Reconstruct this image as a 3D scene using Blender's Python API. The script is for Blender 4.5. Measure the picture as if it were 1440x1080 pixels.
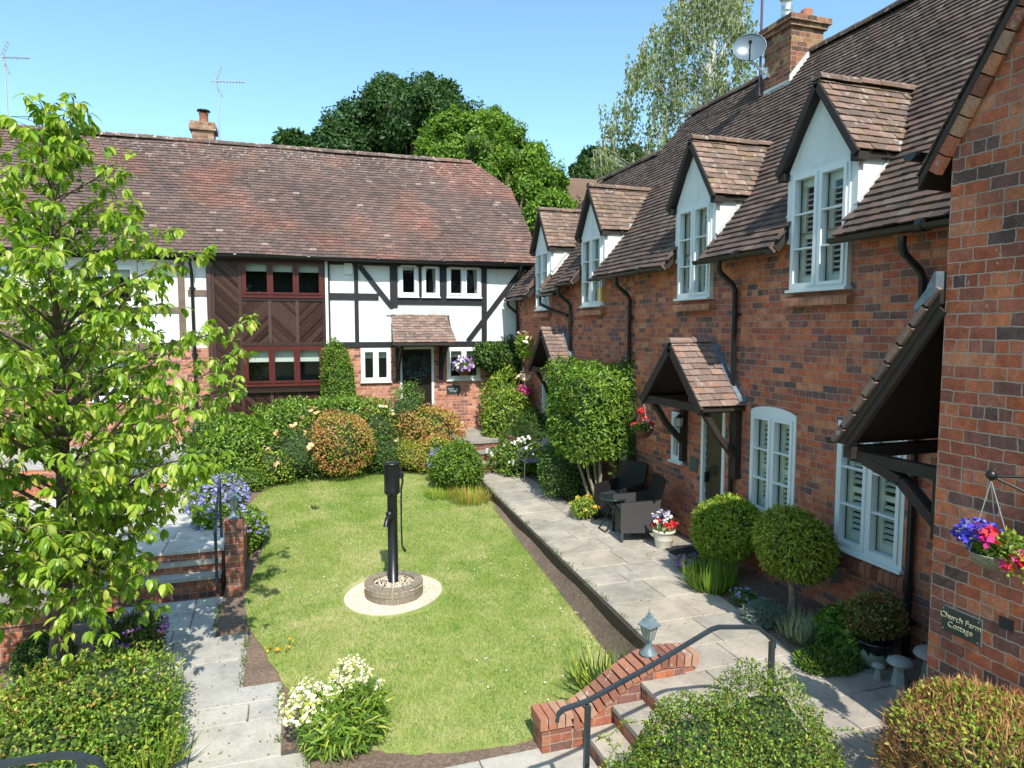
import bpy, math, random
import numpy as np
from mathutils import Vector, Matrix
from mathutils.geometry import tessellate_polygon
for o in list(bpy.data.objects): bpy.data.objects.remove(o)
S = bpy.context.scene
COL = S.collection
R = math.radians
rnd = random.Random(7)
rs = np.random.RandomState(11)

# ------------------------------------------------------------------ camera
F_PX, PW, PH = 960.0, 1440, 1080
YAW, PITCH, CZ = R(18.11), R(4.645), 3.2
cam = bpy.data.cameras.new('camera'); camo = bpy.data.objects.new('camera', cam); COL.objects.link(camo)
camo.location = (0, 0, CZ); camo.rotation_euler = (R(90) - PITCH, 0, -YAW)
cam.sensor_width = 36; cam.lens = F_PX / PW * 36; cam.clip_start = .05; cam.clip_end = 2000
S.camera = camo
# ------------------------------------------------------------------ sky and sun
SUN_EL, SUN_AZ = R(49), R(-4.5)         # sun stands behind the camera (-Y), a touch to -X
w = bpy.data.worlds.new('World'); S.world = w; w.use_nodes = True
nt = w.node_tree; bg = nt.nodes['Background']
sky = nt.nodes.new('ShaderNodeTexSky'); sky.sky_type = 'NISHITA'; sky.sun_disc = False
sky.sun_elevation = SUN_EL; sky.sun_rotation = R(180) - SUN_AZ
sky.air_density = 1.0; sky.dust_density = .7; sky.ozone_density = 1.0
tint = nt.nodes.new('ShaderNodeMix'); tint.data_type = 'RGBA'; tint.blend_type = 'MULTIPLY'; tint.inputs[0].default_value = 1; tint.inputs[7].default_value = (.76, .95, .92, 1)
nt.links.new(sky.outputs[0], tint.inputs[6]); nt.links.new(tint.outputs[2], bg.inputs[0]); bg.inputs[1].default_value = .15
sl = bpy.data.lights.new('sun', 'SUN'); sl.energy = 3.15; sl.angle = R(.53); sl.color = (1, .95, .87)
so = bpy.data.objects.new('sun', sl); COL.objects.link(so)
sdir = Vector((math.sin(SUN_AZ) * math.cos(SUN_EL), -math.cos(SUN_AZ) * math.cos(SUN_EL), math.sin(SUN_EL)))
so.rotation_euler = sdir.to_track_quat('Z', 'Y').to_euler()
S.view_settings.view_transform = 'Standard'; S.view_settings.look = 'None'
S.view_settings.exposure = .97; S.view_settings.gamma = 1
S.render.engine = 'CYCLES'
S.cycles.max_bounces = 6; S.cycles.transparent_max_bounces = 8

# ------------------------------------------------------------------ placing: a pixel of the survey photo on a known plane
_fw = Vector((math.sin(YAW) * math.cos(PITCH), math.cos(YAW) * math.cos(PITCH), -math.sin(PITCH)))
_r = Vector((math.cos(YAW), -math.sin(YAW), 0)); _u = _r.cross(_fw)
def at(px, py, **k):
    d = _fw + _r * ((px - 720) / F_PX) + _u * ((540 - py) / F_PX)
    (ax, v), = k.items(); i = 'xyz'.index(ax); t = (v - (0, 0, CZ)[i]) / d[i]
    return Vector((0, 0, CZ)) + d * t
def depth(p): return (Vector(p) - Vector((0, 0, CZ))).dot(_fw)
def lawn_z(y): return -.5 + (y - 5.3) * .045
def lawn_at(px, py):
    z = -.4
    for _ in range(30): p = at(px, py, z=z); z = lawn_z(p.y)
    return at(px, py, z=z)

# ------------------------------------------------------------------ material helpers
class NT:
    def __init__(s, name):
        s.m = bpy.data.materials.new(name); s.m.use_nodes = True; s.t = s.m.node_tree
        s.p = s.t.nodes['Principled BSDF']; s.out = s.t.nodes['Material Output']
    def n(s, ty, props=None, **inp):
        x = s.t.nodes.new('ShaderNode' + ty)
        for k, v in (props or {}).items(): setattr(x, k, v)
        for k, v in inp.items(): s.set(x, k, v)
        return x
    def set(s, x, k, v):
        key = k if k in x.inputs else k.replace('_', ' ')
        if key.startswith('i') and key[1:].isdigit(): key = int(key[1:])
        if isinstance(v, bpy.types.NodeSocket): s.t.links.new(v, x.inputs[key])
        else: x.inputs[key].default_value = v
    def math(s, op, a, b=0, clamp=False):
        return s.n('Math', {'operation': op, 'use_clamp': clamp}, i0=a, i1=b).outputs[0]
    def mix(s, f, a, b, bt='MIX'):
        x = s.n('Mix', {'data_type': 'RGBA', 'blend_type': bt}); s.set(x, 'i0', f); s.set(x, 'i6', a); s.set(x, 'i7', b)
        return x.outputs[2]
    def ramp(s, f, stops, interp='LINEAR'):
        x = s.n('ValToRGB'); x.color_ramp.interpolation = interp; e = x.color_ramp.elements
        while len(e) > 1: e.remove(e[-1])
        e[0].position = stops[0][0]; e[0].color = c4(stops[0][1])
        for p, c in stops[1:]: q = e.new(p); q.color = c4(c)
        s.set(x, 'i0', f); return x.outputs[0]
    def noise(s, scale, detail=3, rough=.5, vec=None, dist=0):
        x = s.n('TexNoise', Scale=scale, Detail=detail, Roughness=rough, Distortion=dist)
        s.set(x, 'Vector', vec if vec is not None else s.pos()); return x.outputs[0]
    def pos(s):
        if not hasattr(s, '_g'): s._g = s.n('NewGeometry')
        return s._g.outputs['Position']
    def island(s):
        s.pos(); return s._g.outputs['Random Per Island']
    def bump(s, h, st=.3, dist=.01):
        b = s.n('Bump', Strength=st, Distance=dist, Height=h); s.set(s.p, 'Normal', b.outputs[0])
def c4(c):
    if isinstance(c, (int, float)): return (c, c, c, 1)
    return (*c[:3], 1)
def thr(s, f, a, b):   # smooth threshold
    return s.ramp(f, [(0, 0), (a, 0), (b, 1)])

def mat_plain(name, col, rough=.6, metal=0, var=.0, vs=6, bump=0, bs=60, spec=.5, coat=0):
    s = NT(name); c = c4(col)
    if var:
        f = s.noise(vs, 5, .6)
        lo = tuple(max(0, v * (1 - var)) for v in c[:3]); hi = tuple(min(1, v * (1 + var)) for v in c[:3])
        s.set(s.p, 'Base_Color', s.ramp(f, [(.25, lo), (.75, hi)]))
    else: s.set(s.p, 'Base_Color', c)
    s.set(s.p, 'Roughness', rough); s.set(s.p, 'Metallic', metal); s.p.inputs['Specular IOR Level'].default_value = spec
    if bump: s.bump(s.noise(bs, 4), bump, .01)
    if coat: s.set(s.p, 'Coat_Weight', coat)
    return s.m

def mat_brick(name, course=.081, ln=.215, cols=None, mortar=(.38, .30, .24), lime=.5, dirt=.3, seed=0., shade=1.):
    cols = cols or [(0, (.12, .075, .068)), (.08, (.19, .095, .08)), (.2, (.26, .105, .082)), (.34, (.37, .105, .06)), (.48, (.46, .125, .06)), (.6, (.50, .15, .072)), (.72, (.36, .13, .09)), (.86, (.55, .175, .078)), (1, (.50, .22, .13))]
    cols = [(p, tuple(v * shade for v in c)) for p, c in cols]
    s = NT(name); g = s.pos(); sx = s.n('SeparateXYZ', i0=g).outputs
    nx = s.n('SeparateXYZ', i0=s._g.outputs['True Normal']).outputs
    ax = s.math('GREATER_THAN', s.math('ABSOLUTE', nx[0]), .6)
    u = s.math('ADD', s.math('MULTIPLY', sx[1], ax), s.math('MULTIPLY', sx[0], s.math('SUBTRACT', 1, ax)))
    az = s.math('GREATER_THAN', s.math('ABSOLUTE', nx[2]), .7)
    v = s.math('ADD', s.math('MULTIPLY', sx[1], az), s.math('MULTIPLY', sx[2], s.math('SUBTRACT', 1, az)))
    wob = s.n('TexNoise', Scale=14, Detail=3, Vector=g).outputs[0]
    wo = s.math('MULTIPLY', s.math('SUBTRACT', wob, .5), .026)
    cv = s.n('CombineXYZ', i0=s.math('ADD', u, s.math('ADD', wo, seed + 40)), i1=s.math('ADD', v, s.math('ADD', wo, 30)), i2=0).outputs[0]
    b = s.n('TexBrick', {'offset': .5, 'squash': .5, 'squash_frequency': 5}, Vector=cv, Color1=c4(0), Color2=c4(1), Mortar=c4(0), Scale=1, Mortar_Size=.0052 * course / .075, Mortar_Smooth=.45, Bias=0, Brick_Width=ln, Row_Height=course)
    col = s.ramp(b.outputs[0], cols)
    n1 = s.noise(34, 6, .7)
    col = s.mix(.6, col, s.ramp(s.noise(11, 4, .65, dist=.4), [(.3, .26), (.5, .5), (.7, .72)]), 'OVERLAY')
    col = s.mix(s.math('MULTIPLY', thr(s, s.noise(7.5, 5, .7, dist=.3), .60, .70), .55), col, c4((.13, .075, .065)))
    col = s.mix(.75, col, s.ramp(n1, [(.3, .38), (.55, .58), (.75, .82)]), 'OVERLAY')
    stn = s.noise(2.6, 5, .65, vec=s.n('Mapping', i0=g, i3=(1, 1, .22)).outputs[0]); col = s.mix(s.math('MULTIPLY', thr(s, stn, .52, .70), .38), col, c4((.13, .085, .075)))
    n2 = s.noise(.9, 4, .6)
    col = s.mix(dirt, col, s.ramp(n2, [(.35, .3), (.62, .65)]), 'OVERLAY')
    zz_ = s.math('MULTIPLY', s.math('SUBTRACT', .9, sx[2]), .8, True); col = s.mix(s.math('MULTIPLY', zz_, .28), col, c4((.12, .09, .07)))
    lim = s.math('MULTIPLY', thr(s, s.noise(21, 5, .75), .64, .70), lime)
    col = s.mix(lim, col, c4((.5, .45, .4)))
    mo = s.mix(.5, c4(mortar), s.ramp(s.noise(7, 4), [(.3, .35), (.7, .6)]), 'OVERLAY')
    col = s.mix(b.outputs[1], col, mo)
    s.set(s.p, 'Base_Color', col); s.set(s.p, 'Roughness', .88); s.p.inputs['Specular IOR Level'].default_value = .25
    h = s.math('ADD', s.math('MULTIPLY', s.math('SUBTRACT', 1, b.outputs[1]), 1), s.math('MULTIPLY', n1, .45))
    s.bump(h, .75, .008)
    return s.m

def mat_tile(name, cols, lichen=.35, red=None, redscale=.55, topz=None, moss=0, lth=.6):
    s = NT(name); r = s.island(); col = s.ramp(r, cols)
    n2 = s.noise(redscale, 4, .6)
    if red: col = s.mix(s.math('MULTIPLY', thr(s, n2, .5, .66), .75), col, s.ramp(r, [(0, tuple(v * .75 for v in red)), (1, tuple(min(1, v * 1.25) for v in red))]))
    col = s.mix(.45, col, s.ramp(s.noise(22, 5, .65), [(.3, .35), (.7, .68)]), 'OVERLAY')
    col = s.mix(.5, col, s.ramp(s.noise(.35, 4, .65, dist=.5), [(.35, .33), (.65, .6)]), 'OVERLAY')
    l = thr(s, s.noise(9, 6, .72), lth, lth + .06)
    if topz:
        z = s.n('SeparateXYZ', i0=s.pos()).outputs[2]
        zz = s.math('MULTIPLY', s.math('SUBTRACT', z, topz[0]), 1 / (topz[1] - topz[0]), True)
        l = s.math('MULTIPLY', l, s.math('ADD', s.math('MULTIPLY', zz, topz[2]), .12))
        l = s.math('MULTIPLY', l, lichen, True)
    else: l = s.math('MULTIPLY', l, lichen)
    col = s.mix(l, col, c4((.42, .39, .34)))
    if moss: col = s.mix(s.math('MULTIPLY', thr(s, s.noise(5, 5, .7), .52, .6), moss), col, c4((.16, .12, .035)))
    s.set(s.p, 'Base_Color', col); s.set(s.p, 'Roughness', .9); s.p.inputs['Specular IOR Level'].default_value = .2
    s.bump(s.noise(45, 4), .5, .006); return s.m

def mat_leaf(name, stops, transl=.35, rough=.5, var=True, spec=.35):
    s = NT(name); col = s.ramp(s.island(), stops)
    if var: col = s.mix(.35, col, s.ramp(s.noise(1.6, 3), [(.3, .38), (.7, .64)]), 'OVERLAY')
    s.set(s.p, 'Base_Color', col); s.set(s.p, 'Roughness', rough); s.p.inputs['Specular IOR Level'].default_value = spec
    t = s.n('BsdfTranslucent'); tc = s.mix(1, col, c4((1.25, 1.3, .55)), 'MULTIPLY'); s.set(t, 'Color', tc)
    mx = s.n('MixShader', i0=transl); s.t.links.new(s.p.outputs[0], mx.inputs[1]); s.t.links.new(t.outputs[0], mx.inputs[2])
    s.t.links.new(mx.outputs[0], s.out.inputs[0]); return s.m

def mat_glass(name='window_glass'):
    s = NT(name); s.t.nodes.remove(s.p)
    g = s.n('BsdfGlossy', Color=c4(.95), Roughness=.02); t = s.n('BsdfTransparent', Color=c4((.86, .9, .88)))
    s.pos(); dt = s.n('VectorMath', {'operation': 'DOT_PRODUCT'}, i0=s._g.outputs['Incoming'], i1=s._g.outputs['True Normal']).outputs['Value']
    ff = s.math('ADD', s.math('MULTIPLY', s.math('POWER', s.math('SUBTRACT', 1, s.math('ABSOLUTE', dt)), 5), .9), .055)
    mx = s.n('MixShader', i0=ff); s.t.links.new(t.outputs[0], mx.inputs[1]); s.t.links.new(g.outputs[0], mx.inputs[2])
    s.t.links.new(mx.outputs[0], s.out.inputs[0]); return s.m

# ------------------------------------------------------------------ mesh builder
LOC = {}
class MB:
    def __init__(s): s.v = []; s.f = []; s.mi = []; s.sm = []
    def add(s, vs, fs, mi=0, smooth=False):
        o = len(s.v); s.v += [tuple(v) for v in vs]
        for f in fs: s.f.append(tuple(i + o for i in f)); s.mi.append(mi); s.sm.append(smooth)
        return s
    def box(s, a, b, mi=0, T=None):
        x0, y0, z0 = (min(a[i], b[i]) for i in range(3)); x1, y1, z1 = (max(a[i], b[i]) for i in range(3))
        vs = [(x0, y0, z0), (x1, y0, z0), (x1, y1, z0), (x0, y1, z0), (x0, y0, z1), (x1, y0, z1), (x1, y1, z1), (x0, y1, z1)]
        fs = [(3, 2, 1, 0), (4, 5, 6, 7), (0, 1, 5, 4), (1, 2, 6, 5), (2, 3, 7, 6), (3, 0, 4, 7)]
        if T:
            vs = [T(*v) for v in vs]
        return s.add(vs, fs, mi)
    def bar(s, p, q, wd, ht, up=(0, 0, 1), mi=0):      # rectangular bar from p to q
        p, q = Vector(p), Vector(q); d = (q - p).normalized(); up = Vector(up)
        sd = d.cross(up); sd = sd.normalized() if sd.length > 1e-5 else Vector((1, 0, 0)); u2 = sd.cross(d)
        vs = [c + sd * (a * wd / 2) + u2 * (b * ht / 2) for c in (p, q) for a, b in ((-1, -1), (1, -1), (1, 1), (-1, 1))]
        return s.add(vs, [(0, 1, 2, 3), (7, 6, 5, 4), (0, 4, 5, 1), (1, 5, 6, 2), (2, 6, 7, 3), (3, 7, 4, 0)], mi)
    def tube(s, pts, r, n=8, mi=0, caps=True):
        pts = [Vector(p) for p in pts]; m = len(pts); rr = r if isinstance(r, (list, tuple)) else [r] * m
        vs = []; prev = None
        for i, p in enumerate(pts):
            d = (pts[min(i + 1, m - 1)] - pts[max(i - 1, 0)]).normalized()
            a = prev if prev is not None else (Vector((0, 0, 1)) if abs(d.z) < .9 else Vector((1, 0, 0)))
            sd = d.cross(a).normalized(); a2 = sd.cross(d).normalized(); prev = a2
            for k in range(n):
                t = 2 * math.pi * k / n; vs.append(p + (sd * math.cos(t) + a2 * math.sin(t)) * rr[i])
        fs = [(i * n + k, i * n + (k + 1) % n, (i + 1) * n + (k + 1) % n, (i + 1) * n + k) for i in range(m - 1) for k in range(n)]
        s.add(vs, fs, mi, True)
        if caps: s.add(vs[:n], [tuple(range(n))[::-1]], mi); s.add(vs[-n:], [tuple(range(n))], mi)
        return s
    def lathe(s, prof, c=(0, 0, 0), n=24, mi=0, smooth=True, rot=0, caps=True):
        vs = []; c = Vector(c)
        for r_, z in prof:
            for k in range(n):
                t = 2 * math.pi * k / n + rot; vs.append(c + Vector((r_ * math.cos(t), r_ * math.sin(t), z)))
        fs = [(i * n + k, i * n + (k + 1) % n, (i + 1) * n + (k + 1) % n, (i + 1) * n + k) for i in range(len(prof) - 1) for k in range(n)]
        s.add(vs, fs, mi, smooth)
        if caps: s.add(vs[:n], [tuple(range(n))[::-1]], mi); s.add(vs[-n:], [tuple(range(n))], mi)
        return s
    def prism(s, poly, e, mi=0):                        # planar polygon extruded by vector e
        e = Vector(e); P0 = [Vector(p) for p in poly]; n = len(P0); P1 = [p + e for p in P0]
        s.add(P0 + P1, [(i, (i + 1) % n, n + (i + 1) % n, n + i) for i in range(n)], mi)
        tr = tessellate_polygon([P0])
        s.add(P0, [t for t in tr], mi); s.add(P1, [t[::-1] for t in tr], mi); return s
    def build(s, name, mat, parent=None, base=None):
        me = bpy.data.meshes.new(name); lo = LOC.get(parent.name, Vector()) if parent else Vector(base or (0, 0, 0))
        V = np.array(s.v, dtype=np.float64).reshape(-1, 3) - np.array(lo)
        me.from_pydata([tuple(v) for v in V], [], s.f)
        for m in (mat if isinstance(mat, (list, tuple)) else [mat]): me.materials.append(m)
        me.polygons.foreach_set('material_index', s.mi); me.polygons.foreach_set('use_smooth', s.sm)
        me.validate(); me.update()
        o = bpy.data.objects.new(name, me); COL.objects.link(o)
        if parent: o.parent = parent; LOC[o.name] = lo
        else: o.location = lo; LOC[o.name] = lo
        return o
def tag(o, label=None, cat=None, group=None, kind=None):
    if label: o['label'] = label
    if cat: o['category'] = cat
    if group: o['group'] = group
    if kind: o['kind'] = kind
    return o
def thing(name, label, cat, loc=(0, 0, 0), group=None):
    o = bpy.data.objects.new(name, None); COL.objects.link(o); o.location = loc; o.empty_display_size = .2
    LOC[o.name] = Vector(loc); return tag(o, label, cat, group)
def copy_tree(o, parent=None):
    c = o.copy(); COL.objects.link(c)
    if parent: c.parent = parent
    for ch in list(o.children): copy_tree(ch, c)
    return c

# fast numpy meshes for leaves and tiles
TPL = {
 'leaf': (np.array([[0, 0, 0], [.45, .5, .12], [.45, -.5, .12], [1, 0, -.1]]), [(0, 2, 3, 1)], True),
 'fold': (np.array([[0, 0, 0], [.42, .5, .16], [.42, -.5, .16], [1, 0, -.12]]), [(0, 3, 1), (0, 2, 3)], False),
 'big': (np.array([[0, 0, 0], [.22, .36, .10], [.22, -.36, .10], [.3, 0, .02], [.58, .46, .02], [.58, -.46, .02], [.64, 0, -.07], [.84, .22, -.14], [.84, -.22, -.14], [1, 0, -.28]]),
         [(0, 3, 1), (0, 2, 3), (1, 3, 6, 4), (2, 5, 6, 3), (4, 6, 7), (5, 8, 6), (6, 9, 7), (6, 8, 9)], False),
 'blade': (np.array([[0, .5, 0], [0, -.5, 0], [1, 0, -.15]]), [(0, 1, 2)], True),
 'blade3': (np.array([[0, .5, 0], [0, -.5, 0], [.5, .42, .06], [.5, -.42, .06], [1, 0, -.18]]), [(0, 1, 3, 2), (2, 3, 4)], False),
 'petal': (np.array([[-.5, -.5, 0], [.5, -.5, 0], [.5, .5, 0], [-.5, .5, 0]]), [(0, 1, 2, 3)], True),
}
def nrmz(a): return a / np.maximum(np.linalg.norm(a, axis=1, keepdims=True), 1e-9)
def leaves(name, P, D, N, L, W, kind, mats, parent, mi=None, extra=None, smooth=False, base=None):
    P = np.asarray(P, float); n = len(P); D = nrmz(np.asarray(D, float)); N = np.asarray(N, float)
    Sd = nrmz(np.cross(N, D)); N2 = np.cross(D, Sd)
    L = np.broadcast_to(np.asarray(L, float), (n,)); W = np.broadcast_to(np.asarray(W, float), (n,))
    T, F, _ = TPL[kind]; k = len(T)
    V = P[:, None, :] + D[:, None, :] * (T[None, :, 0:1] * L[:, None, None]) + Sd[:, None, :] * (T[None, :, 1:2] * W[:, None, None]) + N2[:, None, :] * (T[None, :, 2:3] * L[:, None, None])
    V = V.reshape(-1, 3)
    lens = np.tile([len(f) for f in F], n); flat = np.concatenate([np.array(f) for f in F])
    idx = (np.arange(n)[:, None] * k + flat[None, :]).reshape(-1)
    mindex = np.repeat(np.zeros(n, int) if mi is None else np.asarray(mi), len(F))
    if extra is not None and len(extra.v):
        ev = np.array(extra.v, float); off = len(V); V = np.vstack([V, ev])
        lens = np.concatenate([lens, [len(f) for f in extra.f]])
        idx = np.concatenate([idx, np.concatenate([np.array(f) + off for f in extra.f])]); mindex = np.concatenate([mindex, extra.mi])
    me = bpy.data.meshes.new(name)
    lo = np.array(LOC.get(parent.name, Vector())) if parent else np.array(base or (0, 0, 0))
    V = V - lo
    me.vertices.add(len(V)); me.vertices.foreach_set('co', V.ravel())
    me.loops.add(len(idx)); me.loops.foreach_set('vertex_index', idx.astype(np.int32))
    st = np.concatenate([[0], np.cumsum(lens)[:-1]]).astype(np.int32)
    me.polygons.add(len(lens)); me.polygons.foreach_set('loop_start', st)
    try: me.polygons.foreach_set('loop_total', lens.astype(np.int32))
    except Exception: pass
    for m in (mats if isinstance(mats, (list, tuple)) else [mats]): me.materials.append(m)
    me.polygons.foreach_set('material_index', mindex.astype(np.int32))
    me.update(calc_edges=True); me.validate()
    o = bpy.data.objects.new(name, me); COL.objects.link(o)
    if parent: o.parent = parent
    else: o.location = Vector(lo)
    LOC[o.name] = Vector(lo)
    return o

# roof of plain clay tiles: O eave corner, U along eave, V up the slope
def tiles(mb, O, U, V, wd, ht, gauge=.1, tw=.165, keep=None, lift=.022, th=.013, sag=0, mi=0, wob=.004, clip=None):
    O, U, V = Vector(O), Vector(U).normalized(), Vector(V).normalized(); Nn = U.cross(V).normalized()
    if Nn.z < 0: Nn = -Nn
    rows = int(ht / gauge); ln = gauge * 1.5; cols = int(wd / tw) + 1
    for r_ in range(rows + 1):
        v0 = r_ * gauge; off = (r_ % 2) * tw / 2
        if v0 > ht - .02: break
        for c in range(-1, cols + 1):
            u0 = c * tw + off; u1 = u0 + tw - .004; uc = (u0 + u1) / 2
            if clip:
                a, b = clip(v0)
            else: a, b = 0, wd
            u0 = max(u0, a); u1 = min(u1, b)
            if u1 - u0 < .02: continue
            if keep and not keep(uc, v0 + gauge * .5): continue
            j = rnd.uniform(-wob, wob); k2 = rnd.uniform(-wob, wob); jv = rnd.uniform(-.004, .004)
            s0 = sag * (math.sin(uc * .9) + .6 * math.sin(uc * 2.3 + v0)) if sag else 0
            v1 = min(v0 + ln, ht + .02)
            hl, hh = lift + s0, .004 + s0
            q = [O + U * u0 + V * (v0 + jv) + Nn * (hl + j), O + U * u1 + V * (v0 + jv) + Nn * (hl + k2),
                 O + U * u1 + V * v1 + Nn * (hh + k2 * .3), O + U * u0 + V * v1 + Nn * (hh + j * .3)]
            d = Nn * -th
            mb.add(q + [q[0] + d, q[1] + d], [(0, 1, 2, 3), (4, 5, 1, 0), (0, 3, 4), (1, 5, 2)], mi)
def ridge(mb, p, q, r=.11, seg=.3, mi=0):
    p, q = Vector(p), Vector(q); L = (q - p).length; n = max(1, round(L / seg)); d = (q - p) / n
    dn = d.normalized(); sd = dn.cross(Vector((0, 0, 1))).normalized(); up = sd.cross(dn)
    for i in range(n):
        a = p + d * i + up * rnd.uniform(-.006, .006); b = a + d * 1.03; rr = r * rnd.uniform(.96, 1.05)
        vs = []
        for c, k in ((a, 1.0), (b, .93)):
            for t in range(7):
                an = R(-12 + 204 * t / 6); vs.append(c + sd * (math.cos(an) * rr * k) + up * (math.sin(an) * rr * k * .8))
        mb.add(vs, [(t, t + 1, t + 8, t + 7) for t in range(6)] + [(0, 1, 2, 3, 4, 5, 6)], mi)
# ------------------------------------------------------------------ materials
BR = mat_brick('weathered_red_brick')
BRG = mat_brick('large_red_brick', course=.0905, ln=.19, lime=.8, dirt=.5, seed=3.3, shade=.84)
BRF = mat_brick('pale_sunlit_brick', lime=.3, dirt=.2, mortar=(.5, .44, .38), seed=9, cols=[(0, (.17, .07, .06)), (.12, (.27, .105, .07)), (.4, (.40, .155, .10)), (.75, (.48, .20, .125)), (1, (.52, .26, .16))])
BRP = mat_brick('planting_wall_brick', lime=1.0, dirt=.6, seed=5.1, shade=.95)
TC = [(0, (.075, .058, .053)), (.3, (.10, .074, .065)), (.6, (.122, .085, .072)), (.88, (.15, .096, .078)), (1, (.155, .13, .105))]
TILE = mat_tile('clay_tile_dark', TC, lichen=.6, topz=(5.6, 7.9, .9), moss=.14, lth=.57)
TILEF = mat_tile('clay_tile_red_brown', [(0, (.105, .078, .070)), (.35, (.135, .094, .082)), (.7, (.16, .106, .09)), (.98, (.185, .122, .102)), (1, (.32, .25, .20))], lichen=.8, red=(.25, .115, .085), redscale=.5, topz=(7.2, 8.0, 1.3), lth=.56)
TILED = mat_tile('clay_tile_dormer', [(0, (.13, .095, .08)), (.4, (.18, .125, .10)), (.75, (.235, .145, .11)), (1, (.27, .19, .145))], lichen=.75, moss=.4, lth=.57)
TILEP = mat_tile('clay_tile_porch', [(0, (.16, .115, .10)), (.4, (.23, .16, .135)), (.75, (.30, .205, .17)), (1, (.29, .165, .12))], lichen=.7, moss=.1, lth=.58)
RIDGE = mat_tile('ridge_tile', [(0, (.13, .085, .065)), (1, (.26, .18, .13))], lichen=1, moss=.5)
DARK = mat_plain('dark_roof_timber', (.026, .018, .014), .7, var=.3)
BLACKT = mat_plain('black_timber', (.014, .014, .016), .55, var=.4, vs=14, bump=.3, bs=30)
BROWNT = mat_plain('stained_brown_timber', (.15, .095, .065), .6, var=.3, vs=9)
s = NT('dark_stained_boards'); s.set(s.p, 'Base_Color', s.mix(.5, s.ramp(s.island(), [(0, (.022, .009, .007)), (.5, (.05, .021, .016)), (1, (.085, .045, .036))]), s.ramp(s.noise(12, 4), [(.3, .35), (.7, .65)]), 'OVERLAY')); s.set(s.p, 'Roughness', .4); BROWNW = s.m
s = NT('white_render'); st = s.noise(7, 4, .6, vec=s.n('Mapping', i0=s.pos(), i3=(1, 1, .16)).outputs[0]); s.set(s.p, 'Base_Color', s.mix(s.math('MULTIPLY', thr(s, st, .52, .72), .3), s.ramp(s.noise(2.2, 5), [(.3, (.71, .72, .69)), (.7, (.78, .79, .76))]), c4((.50, .49, .44)))); s.set(s.p, 'Roughness', .88); s.bump(s.noise(30, 5, .65), .4, .01); PLASTER = s.m
WHITE = mat_plain('white_paint', (.78, .79, .77), .4, var=.03, vs=4)
PALEW = mat_plain('shade_blue_white_paint', (.74, .78, .78), .4, var=.03, vs=4)  # white paint with the blue of the shaded walls mixed into its colour
REDW = mat_plain('dark_red_window_paint', (.085, .014, .011), .35, var=.2)
BLACKP = mat_plain('black_gutter_plastic', (.012, .013, .014), .35)
LEAD = mat_plain('lead_flashing', (.16, .20, .24), .5, var=.35, vs=12, metal=.3)
LEADW = mat_plain('pale_lead_flashing', (.55, .56, .54), .6, var=.2, vs=8)
ROOM = mat_plain('room_darkness', (.02, .021, .02), .9)  # near-black colour stands in for the darkness of unlit rooms
BLIND = mat_plain('cream_blind', (.62, .66, .60), .8)
SHUT = mat_plain('cream_shutter', (.70, .71, .62), .5)
CURT = mat_plain('pale_curtain', (.5, .52, .5), .9, var=.15, vs=25)
GLASS = mat_glass()
CLAY = mat_plain('terracotta', (.32, .12, .07), .8, var=.3, vs=9)
STEEL = mat_plain('galvanised_steel', (.6, .6, .6), .35, metal=.9, var=.15)
IRON = mat_plain('grey_black_iron', (.035, .045, .052), .35, var=.2, bump=.1)
W, G, GY, YF = 5.74, 4.5, 3.73, 17.2
FR = lambda u, z, d: (W - d, u, z)
FG = lambda u, z, d: (G - d, u, z)
FF = lambda u, z, d: (u, YF - d, z)
def fbox(mb, F, u0, u1, z0, z1, d0, d1, mi=0): return mb.box((u0, d0, z0), (u1, d1, z1), mi, T=lambda u, d, z: F(u, z, d))
def fquad(mb, F, pts, d, mi=0): mb.add([F(u, z, d) for u, z in pts], [tuple(range(len(pts)))], mi)
def wall_open(mb, F, u0, u1, z0, z1, ops, rev=.12, deep=.55, room=1):
    us = sorted({u0, u1, *[v for o in ops for v in o[:2]]}); zs = sorted({z0, z1, *[min(max(v, z0), z1) for o in ops for v in o[2:4]]})
    for a, b in zip(us, us[1:]):
        for c, d in zip(zs, zs[1:]):
            m, k = (a + b) / 2, (c + d) / 2
            if any(o[0] < m < o[1] and o[2] < k < o[3] for o in ops): continue
            fquad(mb, F, [(a, c), (b, c), (b, d), (a, d)], 0)
    for o in ops:
        a, b, c, d = o[:4]; d = min(d, z1)
        for p, q in (((a, c), (b, c)), ((b, c), (b, d)), ((b, d), (a, d)), ((a, d), (a, c))):
            mb.add([F(*p, 0), F(*q, 0), F(*q, -rev), F(*p, -rev)], [(0, 1, 2, 3)], 0)
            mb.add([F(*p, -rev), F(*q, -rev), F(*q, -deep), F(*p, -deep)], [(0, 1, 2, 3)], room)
        fquad(mb, F, [(a, c), (b, c), (b, d), (a, d)], -deep, room)
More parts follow.
